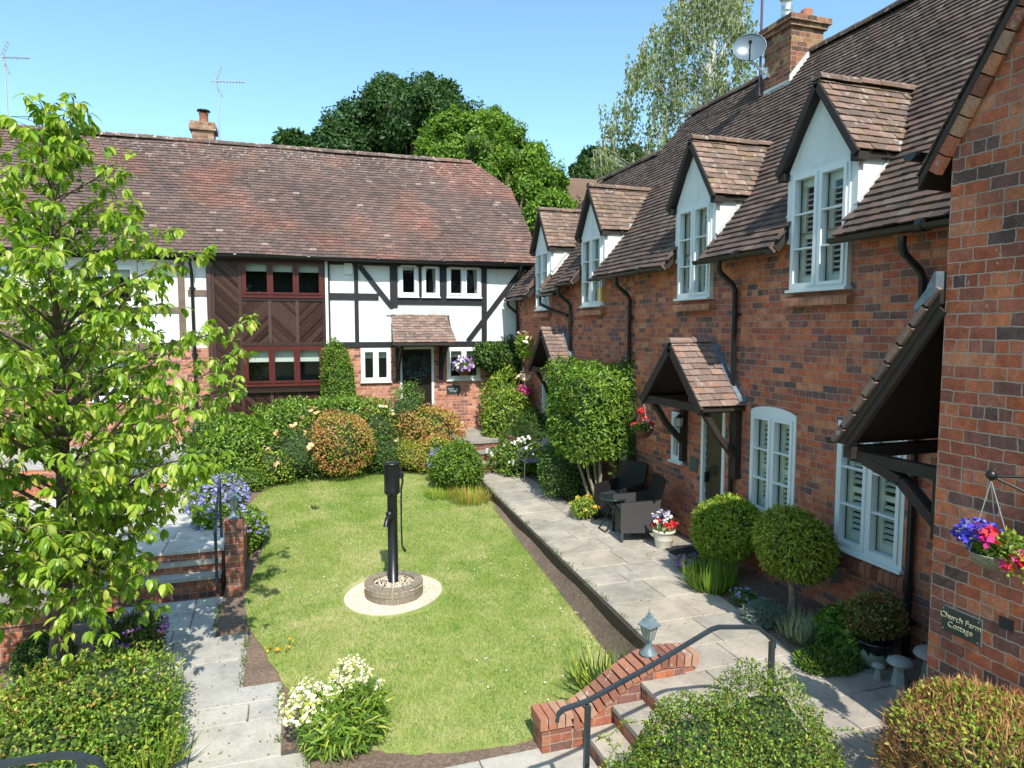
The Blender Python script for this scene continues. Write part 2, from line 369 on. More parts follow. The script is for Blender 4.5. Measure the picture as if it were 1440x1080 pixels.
def window(F, u0, u1, z0, z1, parent, mat, cas=2, rows=0, fw=.05, inner='dark', proud=.012, label=None, arch=0, sash=.05, split=None):
    mb = MB()
    fbox(mb, F, u0, u1, z0, z0 + fw, -.07, proud); fbox(mb, F, u0, u1, z1 - fw, z1, -.07, proud)
    fbox(mb, F, u0, u0 + fw, z0 + fw, z1 - fw, -.07, proud); fbox(mb, F, u1 - fw, u1, z0 + fw, z1 - fw, -.07, proud)
    fbox(mb, F, u0 - .02, u1 + .02, z0 - .03, z0, -.05, proud + .045)
    edges = [u0 + fw] + [u0 + fw + (u1 - u0 - 2 * fw) * (split[k] if split else (k + 1) / cas) for k in range(cas - 1)] + [u1 - fw]
    pane = MB(); inn = MB()
    for k in range(cas):
        a, b = edges[k], edges[k + 1]; c, d = z0 + fw, z1 - fw
        if k: fbox(mb, F, a - .018, a + .018, c, d, -.07, proud + .001); a += .018
        if k < cas - 1: b -= .018
        s = sash
        for q in ((a, b, c, c + s), (a, b, d - s, d), (a, a + s, c + s, d - s), (b - s, b, c + s, d - s)): fbox(mb, F, *q, -.055, proud + .02)
        A, B, Cc, D = a + s, b - s, c + s, d - s
        for j in range(rows): zz = Cc + (D - Cc) * (j + 1) / (rows + 1); fbox(mb, F, A, B, zz - .009, zz + .009, -.04, proud + .012)
        fquad(pane, F, [(A, Cc), (B, Cc), (B, D), (A, D)], -.028)
        if inner == 'shutter':
            for q in ((A - .03, A + .045, Cc - .03, D + .03), (B - .045, B + .03, Cc - .03, D + .03), (A + .045, B - .045, Cc - .03, Cc + .08), (A + .045, B - .045, D - .08, D + .03)): fbox(inn, F, *q, -.13, -.10)
            mid = (Cc + D) / 2 - .05; fbox(inn, F, A + .045, B - .045, mid - .03, mid + .03, -.13, -.10)
            zz = Cc + .1
            while zz < D - .1:
                if abs(zz - mid) > .045:
                    p = [F(A + .045, zz - .018, -.095), F(B - .045, zz - .018, -.095), F(B - .045, zz + .012, -.14), F(A + .045, zz + .012, -.14)]
                    inn.add(p, [(0, 1, 2, 3)])
                zz += .062
        elif inner == 'blind':
            fquad(inn, F, [(A - .02, D - (D - Cc) * .38), (B + .02, D - (D - Cc) * .38), (B + .02, D + .02), (A - .02, D + .02)], -.12)
        elif inner == 'blind_short':
            fquad(inn, F, [(A - .02, D - .16), (B + .02, D - .16), (B + .02, D + .02), (A - .02, D + .02)], -.12)
        elif inner == 'curtain':
            side = A if k == 0 and cas > 1 else B; sg = 1 if side == A else -1; w_ = (B - A) * .34
            n = 8; top = [(side - sg * .02 + sg * w_ * i / n, D + .02) for i in range(n + 1)]; bot = [(side - sg * .02 + sg * w_ * .45 * i / n, Cc - .02) for i in range(n + 1)]
            for i in range(n):
                da, db = -.12 - .015 * (i % 2), -.12 - .015 * ((i + 1) % 2)
                inn.add([F(*bot[i], da), F(*bot[i + 1], db), F(*top[i + 1], db), F(*top[i], da)], [(0, 1, 2, 3)])
    if arch:
        n = 14; w2 = (u1 - u0) / 2; um = (u0 + u1) / 2
        top = [(um + w2 * math.cos(math.pi * i / n), z1 + arch * math.sin(math.pi * i / n)) for i in range(n + 1)]
        mb.prism([F(u, z, -.07) for u, z in top], Vector(F(0, 0, proud)) - Vector(F(0, 0, -.07)))
    f = mb.build('window', mat, parent); pane.build('pane', GLASS, f)
    if inn.v: inn.build({'shutter': 'shutter', 'curtain': 'curtain'}.get(inner, 'blind'), {'shutter': SHUT, 'curtain': CURT}.get(inner, BLIND), f)
    if label: f['label'] = label
    return f
def clip_rect(poly, a, b, c, d):
    for ax, v, sg in ((0, a, 1), (0, b, -1), (1, c, 1), (1, d, -1)):
        out = []
        for i in range(len(poly)):
            p, q = poly[i], poly[(i + 1) % len(poly)]; dp, dq = (p[ax] - v) * sg, (q[ax] - v) * sg
            if dp >= 0: out.append(p)
            if dp * dq < 0: t = dp / (dp - dq); out.append((p[0] + (q[0] - p[0]) * t, p[1] + (q[1] - p[1]) * t))
        poly = out
        if len(poly) < 3: return []
    return poly
def diag_boards(mb, F, a, b, c, d, dirn, depth, bw=.085, mi=0):
    L = (b - a) + (d - c) + 1; n = int(L * 1.5 / bw) + 4
    dx, dz = (.7071, -.7071 * dirn); nx, nz = (-dz, dx)
    cu, cz = (a + b) / 2, (c + d) / 2
    for i in range(-n, n):
        o0, o1 = i * bw, i * bw + bw - .012
        q = [(cu + dx * s * L + nx * o, cz + dz * s * L + nz * o) for s, o in ((-1, o0), (1, o0), (1, o1), (-1, o1))]
        q = clip_rect(q, a, b, c, d)
        if q:
            vs = [F(u, z, depth + .022 * (((u - cu) * nx + (z - cz) * nz - o0) / bw)) for u, z in q]
            mb.add(vs, [tuple(range(len(vs)))], mi)
def downpipe(F, u, z0, z1, parent, d0=.30, off=.06, kick=.35):
    mb = MB(); pts = [F(u, z1, d0), F(u, z1 - .10, d0), F(u, z1 - .16, d0 - .03), F(u, z1 - .3, off + .05), F(u, z1 - .38, off), F(u, z0, off)]
    mb.tube(pts, .036, 10)
    z = z1 - .7
    while z > z0 + .3: mb.tube([F(u, z - .03, off), F(u, z + .03, off)], .045, 10); fbox(mb, F, u - .07, u + .07, z - .012, z + .012, 0, off); z -= 1.5
    return mb.build('downpipe', BLACKP, parent)
def gutter(p, q, parent, r=.058):
    p, q = Vector(p), Vector(q); d = (q - p).normalized(); sd = d.cross(Vector((0, 0, 1))).normalized(); mb = MB()
    n = 8; vs = []
    for c in (p, q):
        for rr in (r, r - .006):
            for k in range(n + 1):
                t = math.pi + math.pi * k / n; vs.append(c + sd * math.cos(t) * rr + Vector((0, 0, 1)) * math.sin(t) * rr)
    m = n + 1
    mb.add(vs, [(k, k + 1, 2 * m + k + 1, 2 * m + k) for k in range(n)] + [(m + k, 3 * m + k, 3 * m + k + 1, m + k + 1) for k in range(n)] + [(0, m, 3 * m, 2 * m), (n, 2 * m + n, 3 * m + n, m + n)] + [tuple(range(m))] + [tuple(2 * m + k for k in range(m))], 0, False)
    t = .6
    while t < (q - p).length - .3:
        c = p + d * t
        mb.tube([c - d * .03 + Vector((0, 0, -.004)), c + d * .03 + Vector((0, 0, -.004))], r + .006, 12); t += 1.6
    return mb.build('gutter', BLACKP, parent)

# ================================================================== THE ROW OF COTTAGES ON THE RIGHT
EX, EZ, SL = 5.45, 4.15, 1.19                     # eave line and roof slope (rise per metre)
PA = math.atan(SL); Vr = Vector((math.cos(PA), 0, math.sin(PA)))
DORM = [(6.32, .44), (8.81, .43), (12.35, .45), (15.09, .42)]
def cot_roof(parent, y0, y1, ex, ez, rx, dorms, name='roof', mat=TILE):
    ht = (rx - ex) / math.cos(PA); rz = ez + (rx - ex) * SL
    def keep(u, v):
        y = y1 - u; z = ez + v * math.sin(PA)
        for yc, hw in dorms:
            dy = abs(y - yc)
            if dy < .60 and z + .03 < 5.94 - dy * 1.5 and not (dy > hw + .06 and z < 5.05): return False
            if dy < hw + .07 and z < 5.0: return False
        return True
    mb = MB(); tiles(mb, (ex, y1, ez), (0, -1, 0), Vr, y1 - y0, ht, keep=keep, sag=.012, wob=.004, lift=.036, th=.022, gauge=.105)
    ridge(mb, (rx, y0, rz + .0), (rx, y1, rz + .0), .12)
    roof = mb.build(name, mat, parent)
    dk = MB(); th = .1; nrm = Vector((-math.sin(PA), 0, math.cos(PA)))
    cuts = [y0]
    for yc, hw in sorted(dorms): cuts += [yc - hw - .05, yc + hw + .05]
    cuts.append(y1)
    for i, (a, b) in enumerate(zip(cuts, cuts[1:])):
        sx = ex + .02 if i % 2 == 0 else 6.25
        p = Vector((sx, a, ez + (sx - ex) * SL)) - nrm * .012; q = Vector((rx, a, rz)) - nrm * .012
        dk.prism([p, q, q - nrm * th, p - nrm * th], (0, b - a, 0))
    dk.prism([(rx + .01, y0, rz - .02), (2 * rx - ex, y0, ez), (2 * rx - ex, y0, ez - .1), (rx + .01, y0, rz - .14)], (0, y1 - y0, 0), 1)
    dk.build('roof_deck', [DARK, mat], roof)
    return roof
rowA = thing('brick_cottage', 'long red brick cottage with steep brown tiled roof, brick chimney and three white dormers', 'cottage', (W, 8.5, 0))
rowB = thing('brick_cottage', 'far brick cottage with one small dormer and tiled porch, adjoining the timber framed house', 'cottage', (W, 15.3, 0))
YS = 13.6
DW = [(5.88, 6.76), (8.38, 9.23), (11.89, 12.81), (14.67, 15.51)]
opsA = [(a, b, 3.65, 4.6) for a, b in DW[:3]] + [(5.08, 5.97, .78, 2.18), (6.62, 7.46, .79, 2.19), (8.0, 8.57, 0, 2.1), (9.07, 9.40, 1.11, 1.92)]
opsB = [(14.67, 15.51, 3.65, 4.6), (13.55 + .1, 14.35, 0.05, 2.1), (14.75, 15.2, .75, 2.0), (12.6 + 1.3, 13.9, 2, 2)][:3]
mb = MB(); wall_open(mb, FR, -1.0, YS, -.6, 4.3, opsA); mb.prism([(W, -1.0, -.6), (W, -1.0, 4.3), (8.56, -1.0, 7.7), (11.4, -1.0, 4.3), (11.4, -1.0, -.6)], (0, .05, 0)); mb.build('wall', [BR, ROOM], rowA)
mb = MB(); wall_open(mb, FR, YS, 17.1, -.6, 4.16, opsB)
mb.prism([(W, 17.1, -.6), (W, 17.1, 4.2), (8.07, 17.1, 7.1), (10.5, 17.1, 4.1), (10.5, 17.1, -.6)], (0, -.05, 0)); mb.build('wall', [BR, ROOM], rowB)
cot_roof(rowA, -1.2, YS, EX, EZ, 8.56, DORM[:3])
cot_roof(rowB, YS + .01, 17.0, EX - .02, EZ - .17, 8.05, DORM[3:])
# verge between the two roofs
mb = MB(); mb.prism([(EX, YS, EZ - .1), (8.56, YS, 7.85), (8.56, YS, 7.6), (EX + .1, YS, EZ - .2)], (0, .06, 0)); mb.build('verge', TILED, rowA)
mb = MB(); mb.bar((EX - .02, 17.03, EZ - .2), (8.05, 17.03, EZ - .2 + 2.6 * SL), .08, .16); mb.build('barge_board', DARK, rowB)

def dormer(parent, yc, hw, w0, w1, fz=0):
    zt, za = 5.03 + fz, 5.94 + fz; xf = W - .045
    T = MB(); hh = hw + .09
    zr = lambda x: EZ + (x - EX) * SL
    # front: strips beside the window, board and gable above it
    for a, b in ((yc - hh, w0), (w1, yc + hh)):
        T.box((xf, a, 4.2), (xf + .1, b, zt))
    T.prism([(xf, yc - hh, zt - .03), (xf, yc + hh, zt - .03), (xf, yc, za - .06)], (.1, 0, 0))
    for sg in (-1, 1):
        y = yc + sg * hh
        T.prism([(xf + .1, y, zr(xf) - .15), (xf + .1, y, zt + .1), (6.45, y, zt + .1), (6.45, y, zr(6.3) - .1)], (0, -sg * .06, 0))
    T.prism([(xf + .02, w0 - .04, 4.99 + fz), (xf + .02, w1 + .04, 4.99 + fz), (xf + .02, w1 + .04, 5.035 + fz), (xf + .02, w0 - .04, 5.035 + fz)], (-.035, 0, 0))
    d = T.build('dormer', PLASTER, parent)
    rm = MB(); rm.box((6.2, w0 - .02, 4.2), (6.25, w1 + .02, 5.1)); rm.box((xf + .12, w0 - .05, 4.2), (6.2, w0 - .02, 5.1)); rm.box((xf + .12, w1 + .02, 4.2), (6.2, w1 + .05, 5.1)); rm.box((xf + .12, w0, 5.03), (6.2, w1, 5.1)); rm.build('dark_room_box', ROOM, d)  # boxes painted near-black for the unlit room behind the dormer window
    # roof
    xr = W - .15; half = .60; zl = za - half * 1.5; sl = math.hypot(half, za - zl); r = MB()
    for sg in (-1, 1):
        Vv = Vector((0, -sg * half, za - zl)).normalized()
        cl = lambda v: (0, EX + (zl + v * Vv.z - EZ) / SL - xr + .06)
        tiles(r, (xr, yc + sg * half, zl), (1, 0, 0), Vv, 2, sl, gauge=.1, tw=.21, clip=cl, wob=.006, lift=.026)
    ridge(r, (xr - .01, yc, za + .0), (EX + (za - EZ) / SL + .02, yc, za + .0), .085, seg=.28)
    r.build('dormer_roof', TILED, d)
    k = MB()
    for sg in (-1, 1):
        nn = Vector((0, sg * (za - zl), half)).normalized() * .02
        pts = [Vector((xr + .01, yc, za)) - nn, Vector((xr + .01, yc + sg * half, zl)) - nn, Vector((xr + .01, yc + sg * half, zl - .05)) - nn, Vector((xr + .01, yc, za - .09)) - nn]
        k.prism(pts, (6.9 - xr - .3 if False else 1.0, 0, 0))
        k.bar((xr + .0, yc, za - .055), (xr + .0, yc + sg * half, zl - .04), .035, .075, up=(0, 0, 1))
        k.box((xr + .02, yc + sg * (half - .10), zl - .10), (xr + .16, yc + sg * (half + .01), zl - .02))
        k.box((xf + .3, yc + sg * (hh), zl - .06), (xf + .36, yc + sg * (hh + .06), zl - .0))
    k.build('barge_board', DARK, d)
    for sg in (-1, 1):
        fl = MB(); y = yc + sg * (hh + .012); x1 = 6.25
        fl.bar((xf + .02, y, zr(xf) + .06), (x1, y, zr(x1) + .06), .02, .07)
        fl.build('flashing', LEADW, d)
    return d
for i, ((yc, hw), (a, b)) in enumerate(zip(DORM, DW)):
    par = rowA if i < 3 else rowB
    dm = dormer(par, yc, hw, a, b)
    window(lambda u, z, d: (W - .05 - d, u, z), a, b, 3.65, 4.99, par, PALEW, 2, 2, inner='shutter', fw=.035, sash=.04)
    e = MB()                                                       # brick sill
    n = 10
    for k in range(n):
        y = a - .06 + (b - a + .12) * k / n; e.box((W - .11, y, 3.50), (W + .02, y + (b - a + .12) / n - .006, 3.585), T=lambda x, yy, z: (x, yy, z + (x - W) * .35))
    e.build('sill', mat_plain('sill_brick_%d' % i, (.42, .18, .105), .9, var=.5, vs=9, bump=.5), par)
# wooden verge ends where the eaves stop at each window
for yc, hw in DORM:
    for sg in (-1, 1):
        y = yc + sg * (hw + .075); mb = MB(); mb.bar((EX + .02, y, EZ - .03), (W - .03, y, EZ + .27), .03, .09); mb.build('eave_end', BROWNT, rowA if yc < YS else rowB)
segs = [(4.15, 5.83), (6.82, 8.33), (9.30, 11.83), (12.87, YS)]
for a, b in segs: gutter((EX - .045, a, EZ - .02), (EX - .045, b, EZ - .02), rowA)
for a, b in [(YS, 14.60), (15.58, 17.0)]: gutter((EX - .065, a, EZ - .2), (EX - .065, b, EZ - .2), rowB)
for y in (7.79, 10.76): downpipe(FR, y, .0, EZ - .06, rowA, d0=.33)
downpipe(FR, 4.95, 0, EZ - .1, rowA, d0=.33)
downpipe(FR, 13.42, 0, EZ - .1, rowB, d0=.33); downpipe(FR, 16.9, 0, EZ - .22, rowB, d0=.33)
mb = MB(); mb.tube([FR(14.5, EZ - .25, .33), FR(14.5, EZ - .4, .33), FR(14.3, EZ - .55, .1), FR(13.5, EZ - .68, .08)], .036, 8); mb.build('downpipe', BLACKP, rowB)
# ground floor windows, doors
window(FR, 5.08, 5.97, .80, 2.20, rowA, PALEW, 2, 2, inner='shutter', fw=.045, sash=.042)
window(FR, 6.62, 7.46, .81, 2.13, rowA, PALEW, 2, 2, inner='shutter', fw=.045, sash=.042, arch=.09)
window(FR, 9.07, 9.40, 1.13, 1.90, rowA, PALEW, 1, 0, inner='blind', fw=.04)
window(FR, 14.75, 15.2, .77, 1.98, rowB, PALEW, 1, 1, fw=.05)
def sill_course(y0, y1, z, parent):
    n = round((y1 - y0) / .078); m = MB()
    for k in range(n):
        y = y0 + (y1 - y0) * k / n; m.box((W - .075, y, z - .12), (W + .03, y + (y1 - y0) / n - .009, z), T=lambda x, yy, zz: (x, yy, zz + (x - W) * .45))
    return m.build('sill', TILED_SILL, parent)
TILED_SILL = mat_tile('bullnose_brick', [(0, (.10, .045, .035)), (.5, (.22, .085, .05)), (1, (.34, .14, .08))], lichen=.4, moss=.1)
sill_course(5.0, 6.02, .77, rowA); sill_course(6.55, 7.52, .77, rowA)
def door(F, u0, u1, z0, z1, parent, fmat, dmat, fw=.06, dirn=1):
    f = MB(); fbox(f, F, u0, u0 + fw, z0, z1, -.06, .02); fbox(f, F, u1 - fw, u1, z0, z1, -.06, .02); fbox(f, F, u0 + fw, u1 - fw, z1 - fw, z1, -.06, .02)
    f.build('door_frame', fmat, parent)
    d = MB(); diag_boards(d, F, u0 + fw, u1 - fw, z0 + .02, z1 - fw, dirn, -.045); fbox(d, F, u0 + fw, u1 - fw, z0 + .02, z1 - fw, -.09, -.055)
    do = d.build('door', dmat, parent); h = MB()
    cu, cz = (u0 + u1) / 2, z0 + (z1 - z0) * .55
    kn = MB(); kn.tube([F(cu + .06 * math.cos(t * math.pi / 6), cz + .06 * math.sin(t * math.pi / 6), 0) for t in range(13)], .012, 6); kn.build('knocker', BLACKP, do)
    fbox(h, F, u1 - fw - .09 if dirn > 0 else u0 + fw + .05, u1 - fw - .05 if dirn > 0 else u0 + fw + .09, z0 + .95, z0 + 1.1, -.04, .02)
    h.build('handle', BLACKP, do); return do
DOORB = mat_plain('olive_brown_door', (.045, .037, .018), .45, var=.25); DOORG = mat_plain('dark_brown_door', (.026, .02, .017), .5, var=.3)
door(FR, 8.0, 8.57, .02, 2.1, rowA, PALEW, DOORB, dirn=1); door(FR, 13.65, 14.35, .07, 2.1, rowB, PALEW, DOORB, dirn=-1)

def porch(parent, yc, hw, xf, zl, za, step=.1):
    r = MB(); sl = math.hypot(hw, za - zl)
    for sg in (-1, 1):
        Vv = Vector((0, -sg * hw, za - zl)).normalized(); tiles(r, (xf, yc + sg * hw, zl), (1, 0, 0), Vv, W - xf, sl, wob=.006, lift=.028, gauge=.105)
    ridge(r, (xf - .02, yc, za), (W - .01, yc, za), .075, seg=.3)
    p = r.build('porch_roof', TILEP, parent); k = MB()
    for sg in (-1, 1):
        nn = Vector((0, sg * (za - zl), hw)).normalized() * .02
        k.prism([Vector((xf + .01, yc, za)) - nn, Vector((xf + .01, yc + sg * hw, zl)) - nn, Vector((xf + .01, yc + sg * hw, zl - .05)) - nn, Vector((xf + .01, yc, za - .08)) - nn], (W - xf - .02, 0, 0))
        k.bar((xf + .01, yc, za - .085), (xf + .01, yc + sg * hw, zl - .065), .04, .12)
        y = yc + sg * (hw - .13)
        k.box((xf + .04, y - .045, zl - .09), (W, y + .045, zl + .02))
        k.box((W - .09, y - .045, zl - 1.0), (W, y + .045, zl - .09))
        pts = [Vector((xf + .16, y, zl - .10)), Vector((xf + .36, y, zl - .40)), Vector((W - .05, y, zl - .72))]
        for a, b in zip(pts, pts[1:]): k.bar(a, b, .07, .10, up=(0, 1, 0))
    k.box((xf + .03, yc - hw + .06, zl - .075), (xf + .11, yc + hw - .06, zl + .03))
    k.build('porch_frame', DARK, p)
    for sg in (-1, 1):
        n = 9; f = MB()
        for i in range(n):
            t0, t1 = i / n, (i + 1) / n; y0 = yc + sg * hw * (1 - t0); z0 = zl + (za - zl) * t0; z1 = zl + (za - zl) * t1
            f.add([(W - .008, y0, z0), (W - .008, yc + sg * hw * (1 - t1), z1), (W - .008, y0, z1 + .07)], [(0, 1, 2)])
            f.add([(W - .10, y0, z0 + .045), (W - .10, yc + sg * hw * (1 - t1), z1 + .045), (W - .006, yc + sg * hw * (1 - t1), z1 + .055), (W - .006, y0, z0 + .055)], [(0, 1, 2, 3)])
        f.build('lead_flashing', LEAD, p)
    return p
porch(rowA, 8.35, .78, 5.03, 2.18, 3.02); porch(rowB, 13.88, .82, 5.2, 2.32, 3.19)
# chimney astride the ridge
CHX, CHY, CHW, CHL, CHT = 8.08, 9.76, .66, .66, 8.22
c = MB(); c.box((CHX, CHY, 6.9), (CHX + CHW, CHY + CHL, CHT)); c.box((CHX - .05, CHY - .05, CHT), (CHX + CHW + .05, CHY + CHL + .05, CHT + .075))
c.box((CHX - .09, CHY - .09, CHT + .075), (CHX + CHW + .09, CHY + CHL + .09, CHT + .17)); ch = c.build('chimney', mat_brick('mossy_chimney_brick', lime=.5, dirt=.7, seed=2, cols=[(0, (.10, .06, .04)), (.3, (.22, .09, .05)), (.6, (.34, .14, .07)), (.85, (.38, .22, .10)), (1, (.25, .2, .1))]), rowA)
m = MB(); m.lathe([(.12, 0), (.11, .02), (.095, .05), (.10, .16), (.085, .18)], (CHX + .40, CHY + .12, CHT + .17), 16); m.build('chimney_pot', CLAY, ch)
m = MB(); m.lathe([(.15, 0), (.16, .015), (.10, .03), (.09, .04), (.09, .14), (.097, .15), (.097, .17), (.09, .18), (.09, .34), (.12, .35), (.12, .37)], (CHX + .1, CHY + .25, CHT + .19), 18); m.build('steel_flue', STEEL, ch)
m = MB(); m.prism([(CHX - .015, CHY - .01, 7.22), (CHX - .015, CHY + CHL, 7.22), (CHX - .015, CHY + CHL, 7.36), (CHX - .015, CHY - .01, 7.36)], (.02, 0, 0))
m.prism([(CHX - .02, CHY - .012, 7.22), (CHX + .5, CHY - .012, 7.80), (CHX + .34, CHY - .012, 7.84), (CHX - .02, CHY - .012, 7.42)], (0, .01, 0)); m.build('flashing', LEADW, ch)

# ================================================================== THE CROSS-GABLE COTTAGE AT THE NEAR RIGHT
gab = thing('brick_gable_cottage', 'nearest brick cottage with a tall gable wall, dark canopy and hanging basket', 'cottage', (G, 1.0, 0))
GYC, GS = 3.05, 1.56; gz = lambda y: 4.42 + (GY + .12 - y) * GS if y > GYC else 4.42 + (y - (2 * GYC - GY - .12)) * GS
m = MB(); y2 = 2 * GYC - GY; apex = gz(GYC)
m.prism([(G, y2, -.7), (G, GY, -.7), (G, GY, gz(GY)), (G, GYC, apex), (G, y2, gz(GY))], (.06, 0, 0))
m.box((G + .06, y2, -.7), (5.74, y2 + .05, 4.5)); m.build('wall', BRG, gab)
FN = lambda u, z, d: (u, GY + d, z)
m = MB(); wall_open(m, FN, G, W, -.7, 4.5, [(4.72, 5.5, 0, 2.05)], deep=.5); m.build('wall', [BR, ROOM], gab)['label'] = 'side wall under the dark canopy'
door(FN, 4.72, 5.5, .02, 2.05, gab, PALEW, DOORG)
r = MB(); pg = math.atan(GS); ht = (GY + .22 - GYC) / math.cos(pg)
for sg in (1, -1):
    Vv = Vector((0, -sg * math.cos(pg), math.sin(pg))); ye = GYC + sg * (GY + .22 - GYC); ze = gz(GY + .22)
    tiles(r, (G - .07, ye, ze + .05), (1, 0, 0), Vv, 3.2, ht, wob=.005)
    nn = Vector((0, sg * math.sin(pg), math.cos(pg)))
    p = Vector((G - .09, ye, ze + .04)); q = Vector((G - .09, GYC, gz(GYC) + .04))
ridge(r, (G - .1, GYC, apex + .1), (7.6, GYC, apex + .1)); groof = r.build('roof', TILE, gab)
r = MB()
for sg in (1, -1):
    ye = GYC + sg * (GY + .22 - GYC); p = Vector((G - .06, ye, gz(GY + .22) + .03)); q = Vector((G - .06, GYC, apex + .03))
    r.prism([p, q, q - Vector((0, 0, .07)), p - Vector((0, 0, .07))], (3.1, 0, 0))
r.build('roof_deck', DARK, groof)
v = MB()
for sg in (1, -1):
    a = Vector((G, GYC + sg * (GY + .12 - GYC), gz(GY + .1) - .13)); b = Vector((G, GYC, apex - .10)); d = (b - a); n = int(d.length / .125); d /= n
    for i in range(n):
        p = a + d * i + d * .04; q = a + d * (i + 1) - d * .04; v.bar(p + Vector((-.026, 0, 0)), q + Vector((-.026, 0, 0)), .10, .052, up=(1, 0, 0))
v.build('verge_bricks', mat_tile('verge_brick', [(0, (.06, .045, .045)), (.2, (.20, .08, .055)), (.55, (.34, .12, .07)), (.85, (.42, .19, .10)), (1, (.3, .2, .14))], lichen=.5), gab)
gutter((4.43, 4.03, 4.50), (5.35, 4.03, 4.50), gab)
# lean-to canopy over its side door
cp = MB(); ct, cb = Vector((0, 3.74, 3.50)), Vector((0, 4.68, 2.22)); Vv = (ct - cb).normalized(); sl = (ct - cb).length
tiles(cp, (4.44, cb.y, cb.z + .03), (1, 0, 0), Vv, 1.29, sl - .03, wob=.007, lift=.03); can = cp.build('canopy', TILEP, gab)
k = MB(); k.prism([(4.46, cb.y - .03, cb.z + .0), (4.46, ct.y, ct.z - .02), (4.46, ct.y, ct.z - .12), (4.46, cb.y - .1, cb.z - .0)], (1.26, 0, 0))
kk = MB()
for i in range(9):
    a_, b_ = ct.lerp(cb, (i + .04) / 9), ct.lerp(cb, (i + .96) / 9); kk.bar((4.445, a_.y, a_.z - .0), (4.445, b_.y, b_.z + .012), .05, .035, up=(1, 0, 0))
kk.build('verge_tiles', TILEP, can)
for x in (4.50, 5.68): k.bar((x, cb.y - .1, cb.z - .01), (x, ct.y, ct.z - .16), .05, .08)
k.box((4.50, 4.53, 2.10), (5.70, 4.62, 2.20))
for x in (4.60, 5.62):
    k.box((x - .045, GY, 2.07), (x + .045, 4.6, 2.165)); k.box((x - .05, GY, 1.62), (x + .05, GY + .07, 2.07))
    for a, b in (((x, 4.46, 2.10), (x, 4.10, 2.0)), ((x, 4.10, 2.0), (x, GY + .04, 1.74))): k.bar(a, b, .08, .10, up=(1, 0, 0))
k.build('canopy_frame', DARK, can)
k = MB(); k.prism([(4.425, GY + .02, 3.46), (4.425, GY + .02, 3.61), (4.425, GY + .035, 3.61), (4.425, GY + .10, 3.48), (4.425, GY + .20, 3.36), (4.425, GY + .18, 3.33)], (1.28, 0, 0)); k.build('lead_flashing', LEAD, can)
gutter((4.44, 4.72, 2.25), (5.72, 4.72, 2.25), can, r=.045)

# ================================================================== THE TIMBER FRAMED HOUSE ACROSS THE LAWN
far = thing('timber_framed_house', 'long white and black timber framed house with brick ground floor and huge brown tiled roof', 'house', (-1, YF, .5))
redw = [(-1.01, .87, 3.95, 4.80), (-1.02, .80, 1.85, 2.80)]
wlow = [(1.69, 2.42, 1.88, 2.76), (3.86, 4.75, 1.88, 2.74)]; wup = [(2.65, 3.15, 4.0, 4.83), (3.22, 3.68, 4.0, 4.81), (3.86, 4.77, 4.0, 4.81)]
lw = [(-4.2, -3.3, 1.6, 2.6), (-7.5, -6.5, 1.6, 2.6)]; lu = [(-4.3, -3.2, 3.7, 4.6), (-7.6, -6.4, 3.7, 4.6)]
m = MB(); wall_open(m, FF, -9.5, 6.1, .2, 2.76, wlow + lw + [(2.65, 3.52, .6, 2.76), (-1.02, .80, 1.85, 2.76)]); m.box((6.05, YF, .2), (6.1, 22.4, 4.9)); m.build('wall', [BRF, ROOM], far)
m = MB(); wall_open(m, FF, -9.5, 6.1, 2.76, 4.95, wup + lu + [redw[0], (-1.02, .80, 2.76, 2.80)]); m.prism([(6.1, YF, 2.8), (6.1, 22.4, 2.8), (6.1, 22.4, 4.9), (6.1, 20.6, 7.0), (6.1, 18.98, 7.0), (6.1, YF, 4.95)], (-.05, 0, 0)); m.build('render_panel', [PLASTER, ROOM], far)
t = MB()
def beam(u0, u1, z0, z1, mb=None, d=.03): fbox(mb or t, FF, u0, u1, z0, z1, -.02, d)
beam(.97, 6.1, 2.74, 2.87, d=.034); beam(.86, .985, 2.0, 4.93, d=.055); beam(1.56, 1.66, 2.87, 4.93); beam(.985, 2.15, 3.90, 4.06, d=.026)
beam(2.43, 2.62, 3.72, 4.93); beam(3.16, 3.215, 3.98, 4.93); beam(3.69, 3.855, 3.98, 4.93); beam(4.79, 4.93, 2.87, 4.93); beam(2.62, 4.79, 3.80, 3.97, d=.026)
beam(1.0, 6.1, 4.86, 4.95, d=.02)
for a, b in (((1.70, 4.72), (2.50, 3.70)), ((5.98, 4.86), (4.42, 2.88))): t.bar(FF(*a, .018), FF(*b, .018), .12, .03, up=(0, 1, 0))
t.build('timber_frame', BLACKT, far)
t = MB()
for u in (-2.35, -5.2, -8.6): beam(u, u + .14, 2.87, 4.93, t)
beam(-9.5, -2.25, 2.74, 2.88, t, .034); beam(-9.5, -2.25, 3.55, 3.68, t, .026); beam(-2.15, -1.72, 3.95, 4.08, t); t.build('timber_frame', mat_plain('greyed_timber', (.16, .11, .08), .8, var=.3), far)
